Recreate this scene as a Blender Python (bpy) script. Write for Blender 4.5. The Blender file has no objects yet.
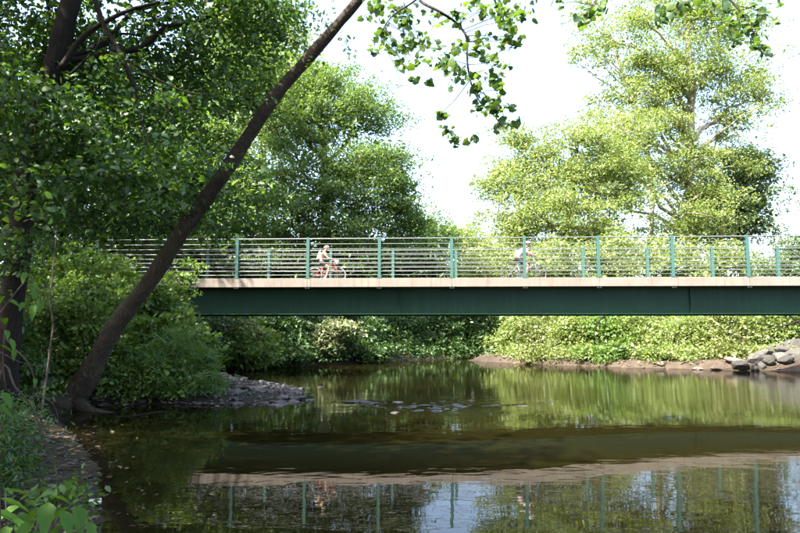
import bpy, bmesh, math, random
import numpy as np
from mathutils import Vector, Matrix

R = math.radians
random.seed(7)
rng = np.random.default_rng(7)
scene = bpy.context.scene
col = scene.collection

# ------------------------------------------------------------------ camera, sky, sun, exposure
CAM_H = 1.64
FPX = 649.0                       # focal length in photo pixels (800 wide)
PITCH = math.atan(63.5 / FPX)
cam_d = bpy.data.cameras.new('camera')
cam = bpy.data.objects.new('camera', cam_d); col.objects.link(cam)
cam.location = (0, 0, CAM_H)
cam.rotation_euler = (math.pi / 2 + PITCH, 0, 0)
cam_d.sensor_width = 36.0
cam_d.lens = FPX / 800 * 36
cam_d.clip_start = 0.05
cam_d.clip_end = 3000
scene.camera = cam

SUN_EL, SUN_AZ = R(52), Vector((-0.78, -0.62)).normalized()     # direction towards the sun
world = bpy.data.worlds.new('World'); scene.world = world
world.use_nodes = True
wn = world.node_tree.nodes; wl = world.node_tree.links
wn.clear()
sky = wn.new('ShaderNodeTexSky'); sky.sky_type = 'NISHITA'; sky.sun_disc = False
sky.sun_elevation = SUN_EL
sky.sun_rotation = math.atan2(SUN_AZ.x, SUN_AZ.y)
sky.air_density = 1.0; sky.dust_density = 4.2; sky.ozone_density = 1.0
bg = wn.new('ShaderNodeBackground'); bg.inputs['Strength'].default_value = 0.15
wo = wn.new('ShaderNodeOutputWorld')
wl.new(sky.outputs[0], bg.inputs[0]); wl.new(bg.outputs[0], wo.inputs[0])

sun_d = bpy.data.lights.new('sun', 'SUN'); sun_d.energy = 5.0; sun_d.angle = R(0.53)
sun_d.color = (1.0, 0.94, 0.84)
sun = bpy.data.objects.new('sun', sun_d); col.objects.link(sun)
sd = Vector((SUN_AZ.x * math.cos(SUN_EL), SUN_AZ.y * math.cos(SUN_EL), math.sin(SUN_EL)))
sun.rotation_euler = sd.to_track_quat('Z', 'Y').to_euler()
sun.location = (-20, -20, 40)

scene.view_settings.view_transform = 'Standard'
scene.view_settings.look = 'None'
scene.view_settings.gamma = 1.0
scene.view_settings.exposure = 2.6
scene.cycles.max_bounces = 6
scene.cycles.diffuse_bounces = 3
scene.cycles.glossy_bounces = 3
scene.cycles.transmission_bounces = 6
scene.cycles.transparent_max_bounces = 6
scene.cycles.caustics_reflective = False
scene.cycles.caustics_refractive = False
scene.cycles.sample_clamp_indirect = 6.0
scene.cycles.use_denoising = True


def P(px, py, Y):
    """photo pixel -> world point in the vertical plane at distance Y"""
    a, b = px - 400.0, 266.5 - py
    ry = FPX * math.cos(PITCH) - b * math.sin(PITCH)
    rz = FPX * math.sin(PITCH) + b * math.cos(PITCH)
    k = Y / ry
    return Vector((a * k, Y, CAM_H + rz * k))


# ------------------------------------------------------------------ mesh helpers
class MB:
    def __init__(s): s.v = []; s.f = []
    def add(s, vs, fs):
        o = len(s.v); s.v.extend([tuple(x) for x in vs]); s.f.extend([tuple(i + o for i in f) for f in fs]); return s
    def box(s, c, d, rot=None):
        cx, cy, cz = c; dx, dy, dz = d[0] / 2, d[1] / 2, d[2] / 2
        vs = [Vector((x * dx, y * dy, z * dz)) for x in (-1, 1) for y in (-1, 1) for z in (-1, 1)]
        if rot is not None: vs = [rot @ v for v in vs]
        vs = [v + Vector(c) for v in vs]
        return s.add(vs, [(0, 1, 3, 2), (4, 6, 7, 5), (0, 4, 5, 1), (2, 3, 7, 6), (0, 2, 6, 4), (1, 5, 7, 3)])
    def tube(s, pts, rad, n=8, cap=True, jitter=0.0, rnd=None):
        pts = [Vector(p) for p in pts]; m = len(pts)
        if not hasattr(rad, '__len__'): rad = [rad] * m
        ref = None; vs = []
        for i, p in enumerate(pts):
            t = (pts[min(i + 1, m - 1)] - pts[max(i - 1, 0)])
            if t.length < 1e-9: t = Vector((0, 0, 1))
            t.normalize()
            if ref is None:
                ref = Vector((0, 1, 0)) if abs(t.y) < 0.9 else Vector((1, 0, 0))
            u = (ref - t * ref.dot(t)).normalized(); w = t.cross(u); ref = u
            for k in range(n):
                a = 2 * math.pi * k / n
                rr = rad[i] * (1 + (rnd.uniform(-jitter, jitter) if rnd else 0))
                vs.append(p + (u * math.cos(a) + w * math.sin(a)) * rr)
        fs = [(i * n + k, i * n + (k + 1) % n, (i + 1) * n + (k + 1) % n, (i + 1) * n + k) for i in range(m - 1) for k in range(n)]
        if cap: fs.append(tuple(range(n - 1, -1, -1))); fs.append(tuple((m - 1) * n + k for k in range(n)))
        return s.add(vs, fs)
    def torus(s, c, Rr, r, axis='y', n=28, m=6):
        vs = []; c = Vector(c)
        for i in range(n):
            a = 2 * math.pi * i / n
            for j in range(m):
                b = 2 * math.pi * j / m
                q = Rr + r * math.cos(b)
                vs.append(c + Vector((q * math.cos(a), r * math.sin(b), q * math.sin(a))))
        fs = [(i * m + j, ((i + 1) % n) * m + j, ((i + 1) % n) * m + (j + 1) % m, i * m + (j + 1) % m) for i in range(n) for j in range(m)]
        return s.add(vs, fs)
    def mesh(s, name, origin=(0, 0, 0), smooth=False):
        me = bpy.data.meshes.new(name); o = Vector(origin)
        me.from_pydata([Vector(v) - o for v in s.v], [], s.f)
        if smooth: me.shade_smooth()
        me.update(); return me
    def build(s, name, mat, parent=None, origin=(0, 0, 0), smooth=False, bevel=0):
        ob = mkobj(name, s.mesh(name, origin, smooth), mat, parent)
        if parent is None: ob.location = origin
        if bevel:
            b = ob.modifiers.new('bevel', 'BEVEL'); b.width = bevel; b.segments = 2; b.limit_method = 'ANGLE'
        return ob


def mkobj(name, me, mat, parent=None):
    if mat is not None and len(me.materials) == 0: me.materials.append(mat)
    ob = bpy.data.objects.new(name, me); col.objects.link(ob)
    if parent is not None: ob.parent = parent
    return ob


def tag(o, label=None, cat=None, group=None, kind=None):
    if label: o['label'] = label
    if cat: o['category'] = cat
    if group: o['group'] = group
    if kind: o['kind'] = kind
    return o


def thing(name, label, cat, loc=(0, 0, 0), rz=0, group=None):
    o = bpy.data.objects.new(name, None); col.objects.link(o)
    o.empty_display_size = 0.2
    o.location = loc; o.rotation_euler = (0, 0, rz)
    return tag(o, label, cat, group)


def np_mesh(name, V, F):
    """V (n,3); F list of (array (m,k)) all same k"""
    me = bpy.data.meshes.new(name)
    n, k = F.shape
    me.vertices.add(len(V)); me.vertices.foreach_set('co', np.ascontiguousarray(V, dtype=np.float32).ravel())
    me.loops.add(n * k); me.loops.foreach_set('vertex_index', np.ascontiguousarray(F, dtype=np.int32).ravel())
    me.polygons.add(n); me.polygons.foreach_set('loop_start', np.arange(0, n * k, k, dtype=np.int32))
    me.update(calc_edges=True)
    return me


def smooth_path(pts, sub=4):
    """Catmull-Rom through Vectors"""
    pts = [Vector(p) for p in pts]; out = []
    for i in range(len(pts) - 1):
        p0 = pts[max(i - 1, 0)]; p1 = pts[i]; p2 = pts[i + 1]; p3 = pts[min(i + 2, len(pts) - 1)]
        for j in range(sub):
            t = j / sub
            out.append(0.5 * ((2 * p1) + (p2 - p0) * t + (2 * p0 - 5 * p1 + 4 * p2 - p3) * t * t + (3 * p1 - p0 - 3 * p2 + p3) * t ** 3))
    out.append(pts[-1]); return out


def lerp_list(vals, n):
    return list(np.interp(np.linspace(0, len(vals) - 1, n), np.arange(len(vals)), vals))


# ------------------------------------------------------------------ materials
def mat_new(name):
    m = bpy.data.materials.new(name); m.use_nodes = True
    nt = m.node_tree; nt.nodes.clear()
    out = nt.nodes.new('ShaderNodeOutputMaterial')
    return m, nt, out


def N(nt, t, **kw):
    n = nt.nodes.new(t)
    for k, v in kw.items():
        if k in n.inputs.keys() if hasattr(n.inputs, 'keys') else False: n.inputs[k].default_value = v
        else: setattr(n, k, v)
    return n


def ramp(nt, fac, stops):
    r = nt.nodes.new('ShaderNodeValToRGB'); e = r.color_ramp.elements
    while len(e) < len(stops): e.new(0.5)
    for el, (p, c) in zip(e, stops):
        el.position = p; el.color = (*c, 1)
    nt.links.new(fac, r.inputs[0]); return r.outputs[0]


def noise(nt, scale, detail=4, rough=0.6, vec=None, dist=0.0):
    n = nt.nodes.new('ShaderNodeTexNoise'); n.inputs['Scale'].default_value = scale
    n.inputs['Detail'].default_value = detail; n.inputs['Roughness'].default_value = rough
    n.inputs['Distortion'].default_value = dist
    if vec is not None: nt.links.new(vec, n.inputs['Vector'])
    return n.outputs['Fac']


def coords(nt, scale=(1, 1, 1), kind='Object'):
    tc = nt.nodes.new('ShaderNodeTexCoord'); mp = nt.nodes.new('ShaderNodeMapping')
    mp.inputs['Scale'].default_value = scale
    nt.links.new(tc.outputs[kind], mp.inputs['Vector']); return mp.outputs['Vector']


def math_n(nt, op, a, b=None, clamp=False):
    m = nt.nodes.new('ShaderNodeMath'); m.operation = op; m.use_clamp = clamp
    for i, x in enumerate((a, b)):
        if x is None: continue
        if hasattr(x, 'links') or hasattr(x, 'is_linked'): nt.links.new(x, m.inputs[i])
        else: m.inputs[i].default_value = x
    return m.outputs[0]


def mixc(nt, fac, a, b, blend='MIX'):
    m = nt.nodes.new('ShaderNodeMix'); m.data_type = 'RGBA'; m.blend_type = blend
    for sock, x in ((m.inputs[0], fac), (m.inputs[6], a), (m.inputs[7], b)):
        if hasattr(x, 'is_linked'): nt.links.new(x, sock)
        elif isinstance(x, tuple): sock.default_value = (*x, 1)
        else: sock.default_value = x
    return m.outputs[2]


def maprange(nt, v, a, b, c=0.0, d=1.0, smooth=True):
    m = nt.nodes.new('ShaderNodeMapRange')
    if smooth: m.interpolation_type = 'SMOOTHSTEP'
    nt.links.new(v, m.inputs['Value'])
    for k, x in zip(('From Min', 'From Max', 'To Min', 'To Max'), (a, b, c, d)): m.inputs[k].default_value = x
    return m.outputs['Result']


def simple(name, c1, c2=None, rough=0.6, scale=6, metal=0.0, bump=0.0, bscale=40, spec=0.5):
    m, nt, out = mat_new(name)
    b = nt.nodes.new('ShaderNodeBsdfPrincipled')
    b.inputs['Roughness'].default_value = rough; b.inputs['Metallic'].default_value = metal
    b.inputs['Specular IOR Level'].default_value = spec
    v = coords(nt)
    if c2 is None: c2 = tuple(x * 0.75 for x in c1)
    f = noise(nt, scale, 6, 0.65, v)
    nt.links.new(ramp(nt, f, [(0.3, c2), (0.7, c1)]), b.inputs['Base Color'])
    if bump:
        bp = nt.nodes.new('ShaderNodeBump'); bp.inputs['Strength'].default_value = bump; bp.inputs['Distance'].default_value = 0.02
        nt.links.new(noise(nt, bscale, 6, 0.7, v), bp.inputs['Height']); nt.links.new(bp.outputs[0], b.inputs['Normal'])
    nt.links.new(b.outputs[0], out.inputs[0]); return m


def leaf_mat(name, dark, mid, light, trans=0.4, tcol=None, gloss=0.03):
    m, nt, out = mat_new(name)
    g = nt.nodes.new('ShaderNodeNewGeometry')
    big = noise(nt, 0.35, 2, 0.5, coords(nt))
    fac = math_n(nt, 'ADD', math_n(nt, 'MULTIPLY', g.outputs['Random Per Island'], 0.75), math_n(nt, 'MULTIPLY', math_n(nt, 'SUBTRACT', big, 0.3), 0.6), True)
    c = ramp(nt, fac, [(0.1, dark), (0.5, mid), (0.92, light)])
    tcol = tcol or (1.7, 1.5, 0.55)
    tc = mixc(nt, 1.0, c, tcol, 'MULTIPLY')
    d = nt.nodes.new('ShaderNodeBsdfDiffuse'); t = nt.nodes.new('ShaderNodeBsdfTranslucent'); gl = nt.nodes.new('ShaderNodeBsdfGlossy')
    gl.inputs['Roughness'].default_value = 0.5; gl.inputs['Color'].default_value = (0.9, 0.95, 0.9, 1)
    nt.links.new(c, d.inputs[0]); nt.links.new(tc, t.inputs[0])
    m1 = nt.nodes.new('ShaderNodeMixShader'); m1.inputs[0].default_value = trans
    nt.links.new(d.outputs[0], m1.inputs[1]); nt.links.new(t.outputs[0], m1.inputs[2])
    m2 = nt.nodes.new('ShaderNodeMixShader'); m2.inputs[0].default_value = gloss
    nt.links.new(m1.outputs[0], m2.inputs[1]); nt.links.new(gl.outputs[0], m2.inputs[2])
    nt.links.new(m2.outputs[0], out.inputs[0]); return m


def bark_mat(name, c1, c2, c3, vscale=(7, 7, 1.2), moss=0.0, bump=0.9, blotch=2.5):
    m, nt, out = mat_new(name)
    b = nt.nodes.new('ShaderNodeBsdfPrincipled'); b.inputs['Roughness'].default_value = 0.9
    b.inputs['Specular IOR Level'].default_value = 0.2
    v = coords(nt, vscale); v2 = coords(nt)
    f = noise(nt, 3.0, 8, 0.7, v, 0.6)
    c = ramp(nt, f, [(0.3, c1), (0.5, c2), (0.72, c3)])
    bl = noise(nt, blotch, 4, 0.6, v2)
    c = mixc(nt, maprange(nt, bl, 0.42, 0.7, 0, 0.75), c, tuple(x * 0.55 for x in c2))
    if moss:
        mo = noise(nt, 5, 5, 0.7, v2)
        c = mixc(nt, maprange(nt, mo, 0.55, 0.68, 0, moss), c, (0.05, 0.065, 0.02))
    nt.links.new(c, b.inputs['Base Color'])
    bp = nt.nodes.new('ShaderNodeBump'); bp.inputs['Strength'].default_value = bump; bp.inputs['Distance'].default_value = 0.03
    nt.links.new(f, bp.inputs['Height']); nt.links.new(bp.outputs[0], b.inputs['Normal'])
    nt.links.new(b.outputs[0], out.inputs[0]); return m


M = {}
M['leaf_near'] = leaf_mat('near_leaf', (0.017, 0.048, 0.012), (0.034, 0.084, 0.018), (0.075, 0.145, 0.028), 0.46)
M['leaf_shade'] = leaf_mat('shade_leaf', (0.020, 0.048, 0.013), (0.034, 0.080, 0.019), (0.060, 0.115, 0.024), 0.38)
M['leaf_deep_shade'] = leaf_mat('deep_shade_leaf', (0.015, 0.040, 0.010), (0.030, 0.072, 0.017), (0.062, 0.118, 0.028), 0.40)  # darker leaf copy: shade of the far left shore put into colour
M['leaf_mid'] = leaf_mat('mid_leaf', (0.048, 0.096, 0.026), (0.088, 0.150, 0.042), (0.150, 0.210, 0.066), 0.46, (1.5, 1.5, 0.6))
M['leaf_bright'] = leaf_mat('bright_leaf', (0.108, 0.165, 0.042), (0.168, 0.222, 0.064), (0.238, 0.276, 0.105), 0.47, (1.4, 1.4, 0.7))
M['leaf_blue'] = leaf_mat('bluish_leaf', (0.050, 0.090, 0.038), (0.080, 0.130, 0.052), (0.125, 0.175, 0.066), 0.38)  # bluish shadow of the right tree group put into the leaf colour
M['leaf_shrub'] = leaf_mat('shrub_leaf', (0.045, 0.100, 0.018), (0.085, 0.160, 0.030), (0.150, 0.225, 0.050), 0.42)
M['leaf_grass'] = leaf_mat('grassy_leaf', (0.036, 0.088, 0.014), (0.062, 0.130, 0.022), (0.110, 0.180, 0.034), 0.42)
M['leaf_pale'] = leaf_mat('pale_leaf', (0.10, 0.13, 0.06), (0.16, 0.19, 0.09), (0.22, 0.24, 0.12), 0.35, (1.3, 1.25, 0.8))
M['leaf_hang'] = leaf_mat('hanging_leaf', (0.026, 0.062, 0.024), (0.045, 0.095, 0.030), (0.095, 0.150, 0.030), 0.45, (2.0, 1.75, 0.5))
M['leaf_plant'] = leaf_mat('plant_leaf', (0.030, 0.080, 0.012), (0.050, 0.118, 0.018), (0.085, 0.160, 0.024), 0.42, None, 0.008)
M['leaf_olive'] = leaf_mat('olive_leaf', (0.075, 0.110, 0.026), (0.120, 0.150, 0.040), (0.190, 0.200, 0.070), 0.42, (1.4, 1.35, 0.7))
M['litter'] = leaf_mat('dead_leaf', (0.016, 0.010, 0.006), (0.042, 0.025, 0.015), (0.120, 0.078, 0.050), 0.1, (1.2, 0.9, 0.6))
M['bark_dark'] = bark_mat('dark_bark', (0.006, 0.0045, 0.0035), (0.014, 0.010, 0.0075), (0.030, 0.022, 0.016), (6, 6, 1.0))
M['bark_lean'] = bark_mat('leaning_bark', (0.016, 0.012, 0.008), (0.044, 0.034, 0.024), (0.105, 0.084, 0.060), (9, 9, 4), 0.55, 1.0, 3.5)
M['bark_pale'] = bark_mat('pale_bark', (0.16, 0.14, 0.11), (0.30, 0.27, 0.22), (0.45, 0.42, 0.36), (3, 3, 0.8), 0, 0.4)
M['bark_grey'] = bark_mat('grey_bark', (0.05, 0.042, 0.034), (0.10, 0.085, 0.068), (0.16, 0.14, 0.115), (6, 6, 1.2))
M['twig'] = bark_mat('twig_bark', (0.030, 0.023, 0.018), (0.065, 0.050, 0.040), (0.115, 0.092, 0.075), (20, 20, 6), 0, 0.4)


def steel():
    m, nt, out = mat_new('green_steel')
    b = nt.nodes.new('ShaderNodeBsdfPrincipled'); b.inputs['Roughness'].default_value = 0.55; b.inputs['Specular IOR Level'].default_value = 0.2
    v = coords(nt); vs = coords(nt, (6, 6, 0.5))
    c = ramp(nt, noise(nt, .9, 5, .6, v), [(0.3, (0.002, 0.020, 0.0105)), (0.7, (0.003, 0.029, 0.0155))])
    c = mixc(nt, maprange(nt, noise(nt, 1.3, 5, .7, vs), .50, .66, 0, .8), c, (0.008, 0.030, 0.023))
    c = mixc(nt, maprange(nt, noise(nt, 7, 6, .75, v), .66, .74, 0, .6), c, (0.022, 0.016, 0.010))
    nt.links.new(c, b.inputs['Base Color'])
    bp = nt.nodes.new('ShaderNodeBump'); bp.inputs['Strength'].default_value = .15; bp.inputs['Distance'].default_value = .02
    nt.links.new(noise(nt, 2.5, 3, .5, v), bp.inputs['Height']); nt.links.new(bp.outputs[0], b.inputs['Normal'])
    nt.links.new(b.outputs[0], out.inputs[0]); return m


M['green_steel'] = steel()
M['teal_post'] = simple('teal_paint', (0.034, 0.096, 0.080), (0.028, 0.080, 0.067), 0.45, 5)
M['rail_metal'] = simple('rail_metal', (0.110, 0.124, 0.118), (0.085, 0.097, 0.092), 0.5, 4, 0.0)
M['dark_metal'] = simple('dark_metal', (0.03, 0.035, 0.035), None, 0.5, 8)


def concrete():
    m, nt, out = mat_new('tan_concrete')
    b = nt.nodes.new('ShaderNodeBsdfPrincipled'); b.inputs['Roughness'].default_value = 0.85
    v = coords(nt); vs = coords(nt, (5, 5, 0.35))
    c = ramp(nt, noise(nt, 1.3, 6, 0.7, v), [(0.3, (0.138, 0.116, 0.096)), (0.7, (0.192, 0.164, 0.137))])
    st = noise(nt, 1.6, 5, 0.7, vs)
    c = mixc(nt, maprange(nt, st, 0.50, 0.68, 0, 0.65), c, (0.095, 0.072, 0.058))
    nt.links.new(c, b.inputs['Base Color'])
    bp = nt.nodes.new('ShaderNodeBump'); bp.inputs['Strength'].default_value = 0.35; bp.inputs['Distance'].default_value = 0.01
    nt.links.new(noise(nt, 35, 6, 0.7, v), bp.inputs['Height']); nt.links.new(bp.outputs[0], b.inputs['Normal'])
    nt.links.new(b.outputs[0], out.inputs[0]); return m


M['concrete'] = concrete()
M['slab'] = simple('slab_concrete', (0.10, 0.09, 0.08), (0.07, 0.062, 0.055), 0.9, 3)


def stone_mat(name, cs, scale=1.5, rough=0.85):
    m, nt, out = mat_new(name)
    b = nt.nodes.new('ShaderNodeBsdfPrincipled'); b.inputs['Roughness'].default_value = rough
    oi = nt.nodes.new('ShaderNodeObjectInfo'); g = nt.nodes.new('ShaderNodeNewGeometry')
    v = coords(nt)
    base = math_n(nt, 'FRACT', math_n(nt, 'ADD', oi.outputs['Random'], g.outputs['Random Per Island']))
    f = math_n(nt, 'ADD', math_n(nt, 'MULTIPLY', base, 0.65), math_n(nt, 'MULTIPLY', noise(nt, scale, 6, 0.7, v), 0.4), True)
    nt.links.new(ramp(nt, f, [(0.15, cs[0]), (0.5, cs[1]), (0.85, cs[2])]), b.inputs['Base Color'])
    bp = nt.nodes.new('ShaderNodeBump'); bp.inputs['Strength'].default_value = 0.6; bp.inputs['Distance'].default_value = 0.03
    nt.links.new(noise(nt, 9, 8, 0.7, v), bp.inputs['Height']); nt.links.new(bp.outputs[0], b.inputs['Normal'])
    nt.links.new(b.outputs[0], out.inputs[0]); return m


M['boulder'] = stone_mat('boulder_stone', ((0.024, 0.022, 0.019), (0.048, 0.044, 0.038), (0.095, 0.088, 0.076)), 2)
M['cobble'] = stone_mat('cobble_stone', ((0.010, 0.009, 0.008), (0.026, 0.023, 0.021), (0.075, 0.068, 0.061)), 4, 0.5)
M['redrock'] = stone_mat('sandy_rock', ((0.040, 0.029, 0.021), (0.075, 0.055, 0.041), (0.13, 0.10, 0.077)), 2)


def ground_mat():
    m, nt, out = mat_new('river_ground')
    b = nt.nodes.new('ShaderNodeBsdfPrincipled'); b.inputs['Roughness'].default_value = 0.9
    b.inputs['Specular IOR Level'].default_value = 0.2
    g = nt.nodes.new('ShaderNodeNewGeometry'); sp = nt.nodes.new('ShaderNodeSeparateXYZ')
    nt.links.new(g.outputs['Position'], sp.inputs[0])
    v = coords(nt)
    n1 = noise(nt, 2.5, 8, 0.7, v); n2 = noise(nt, 14, 6, 0.7, v); n3 = noise(nt, 0.35, 4, 0.6, v)
    soil = ramp(nt, n1, [(0.3, (0.008, 0.006, 0.004)), (0.55, (0.019, 0.013, 0.009)), (0.75, (0.040, 0.029, 0.020))])
    moss = ramp(nt, n2, [(0.35, (0.009, 0.013, 0.005)), (0.7, (0.020, 0.025, 0.009))])
    soil = mixc(nt, maprange(nt, n3, 0.42, 0.6, 0, 0.8), soil, moss)
    sand = ramp(nt, n1, [(0.3, (0.036, 0.027, 0.019)), (0.6, (0.068, 0.051, 0.037)), (0.8, (0.12, 0.093, 0.070))])
    # sandy only along the right and far shore, below the plants
    xr = maprange(nt, sp.outputs[0], 2.0, 6.0)
    low = maprange(nt, math_n(nt, 'ADD', sp.outputs[2], math_n(nt, 'MULTIPLY', n1, 0.35)), 0.55, 1.0, 1, 0)
    land = mixc(nt, math_n(nt, 'MULTIPLY', xr, low), soil, sand)
    bed_l = ramp(nt, n1, [(0.3, (0.013, 0.010, 0.004)), (0.5, (0.028, 0.021, 0.009)), (0.75, (0.060, 0.040, 0.019))])
    vo = nt.nodes.new('ShaderNodeTexVoronoi'); vo.inputs['Scale'].default_value = 5
    nt.links.new(v, vo.inputs['Vector'])
    bed = mixc(nt, 0.35, bed_l, mixc(nt, 1.0, bed_l, vo.outputs['Color'], 'MULTIPLY'))
    wet = maprange(nt, sp.outputs[2], -0.02, 0.05)
    nt.links.new(mixc(nt, wet, bed, land), b.inputs['Base Color'])
    bp = nt.nodes.new('ShaderNodeBump'); bp.inputs['Strength'].default_value = 0.8; bp.inputs['Distance'].default_value = 0.05
    nt.links.new(n2, bp.inputs['Height']); nt.links.new(bp.outputs[0], b.inputs['Normal'])
    nt.links.new(b.outputs[0], out.inputs[0]); return m


M['ground'] = ground_mat()

RIF = (0.8, 14.8)      # riffle centre


def water_mat():
    m, nt, out = mat_new('river_water')
    g = nt.nodes.new('ShaderNodeNewGeometry'); sp = nt.nodes.new('ShaderNodeSeparateXYZ')
    nt.links.new(g.outputs['Position'], sp.inputs[0])
    v1 = coords(nt, (0.9, 1.6, 1)); v2 = coords(nt, (2.0, 4.5, 1)); v3 = coords(nt, (5, 11, 1))
    w1 = noise(nt, 0.9, 2, 0.5, v1, 0.4); w2 = noise(nt, 1.0, 2, 0.5, v2, 0.5); w3 = noise(nt, 1.1, 3, 0.6, v3, 0.5)
    # riffle mask
    dx = math_n(nt, 'MULTIPLY', math_n(nt, 'SUBTRACT', sp.outputs[0], RIF[0]), 0.42)
    dy = math_n(nt, 'MULTIPLY', math_n(nt, 'SUBTRACT', sp.outputs[1], RIF[1]), 0.62)
    d = math_n(nt, 'SQRT', math_n(nt, 'ADD', math_n(nt, 'MULTIPLY', dx, dx), math_n(nt, 'MULTIPLY', dy, dy)))
    patch = noise(nt, 1.2, 4, 0.7, coords(nt, (0.6, 1.6, 1)))
    rif = math_n(nt, 'MULTIPLY', maprange(nt, d, 0.3, 1.15, 1, 0), maprange(nt, patch, 0.46, 0.6))
    # livelier water to the right and far away, calm pool in front
    right = maprange(nt, sp.outputs[0], 2.5, 9.0)
    far = maprange(nt, sp.outputs[1], 10, 16)
    amp3 = math_n(nt, 'ADD', math_n(nt, 'ADD', 0.045, math_n(nt, 'MULTIPLY', right, 0.5)), math_n(nt, 'ADD', math_n(nt, 'MULTIPLY', far, 0.22), math_n(nt, 'MULTIPLY', rif, 0.6)))
    h = math_n(nt, 'ADD', math_n(nt, 'MULTIPLY', w1, 1.0), math_n(nt, 'MULTIPLY', w2, 0.5))
    h = math_n(nt, 'ADD', h, math_n(nt, 'MULTIPLY', w3, amp3))
    bp = nt.nodes.new('ShaderNodeBump'); bp.inputs['Strength'].default_value = 1.0; bp.inputs['Distance'].default_value = 0.0022
    nt.links.new(h, bp.inputs['Height'])
    fr = nt.nodes.new('ShaderNodeFresnel'); fr.inputs['IOR'].default_value = 1.333
    nt.links.new(bp.outputs[0], fr.inputs['Normal'])
    tr = nt.nodes.new('ShaderNodeBsdfTransparent'); tr.inputs[0].default_value = (0.42, 0.37, 0.20, 1)
    df = nt.nodes.new('ShaderNodeBsdfDiffuse'); df.inputs[0].default_value = (0.020, 0.020, 0.006, 1)
    body = nt.nodes.new('ShaderNodeMixShader'); body.inputs[0].default_value = 0.32
    nt.links.new(tr.outputs[0], body.inputs[1]); nt.links.new(df.outputs[0], body.inputs[2])
    gl = nt.nodes.new('ShaderNodeBsdfGlossy'); gl.inputs['Roughness'].default_value = 0.004
    nt.links.new(bp.outputs[0], gl.inputs['Normal'])
    mx = nt.nodes.new('ShaderNodeMixShader')
    nt.links.new(fr.outputs[0], mx.inputs[0]); nt.links.new(body.outputs[0], mx.inputs[1]); nt.links.new(gl.outputs[0], mx.inputs[2])
    nt.links.new(mx.outputs[0], out.inputs[0]); return m


M['water'] = water_mat()

# ------------------------------------------------------------------ terrain
SHORE = [(-0.6, -40), (-0.5, -6), (-0.7, 0), (-1.35, 3), (-2.0, 4.6), (-2.75, 6.2), (-3.6, 8.0), (-5.2, 10.5), (-6.6, 12.6), (-6.7, 14.0),
         (-5.4, 14.6), (-4.2, 14.4), (-2.9, 15.0), (-2.4, 16.6), (-2.9, 18.6), (-4.4, 20.5), (-6.4, 22.0), (-7.9, 24.5),
         (-8.0, 27.0), (-4.8, 29.4), (0.0, 35.0), (4.9, 39.4), (9, 41.5), (15, 42.5), (22, 46), (24, 44.5), (16, 40), (10, 38.6), (6, 37), (3.6, 35.6),
         (4.6, 33.4), (6.3, 31.2), (8.9, 29.0), (12.6, 27.2), (15.0, 26.2), (18.5, 23.5), (20.0, 19), (20.5, 10), (21, -6), (22, -40)]


def river_sd(X, Y):
    """signed distance to shore polygon: >0 on land"""
    pts = np.array(SHORE); n = len(pts)
    d2 = np.full(X.shape, 1e9); inside = np.zeros(X.shape, bool)
    for i in range(n):
        ax, ay = pts[i]; bx, by = pts[(i + 1) % n]
        ex, ey = bx - ax, by - ay
        t = np.clip(((X - ax) * ex + (Y - ay) * ey) / (ex * ex + ey * ey), 0, 1)
        d2 = np.minimum(d2, (X - ax - t * ex) ** 2 + (Y - ay - t * ey) ** 2)
        c = ((ay > Y) != (by > Y)) & (X < (bx - ax) * (Y - ay) / (by - ay + 1e-12) + ax)
        inside ^= c
    d = np.sqrt(d2)
    return np.where(inside, -d, d)


def sst(x, a, b):
    t = np.clip((x - a) / (b - a), 0, 1); return t * t * (3 - 2 * t)


def vnoise(X, Y, s, seed=0):
    o = seed * 17.3
    return (np.sin(X * s + o) * np.cos(Y * s * 1.13 + o * 1.7) + 0.5 * np.sin(X * s * 2.3 + Y * s * 1.7 + o) + 0.35 * np.cos(X * s * 4.1 - Y * s * 3.7 + o * 2)) / 1.85


BR_ANG = R(-2.5); BR_Y0 = 21.75
DECK_Z = 3.38


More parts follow.
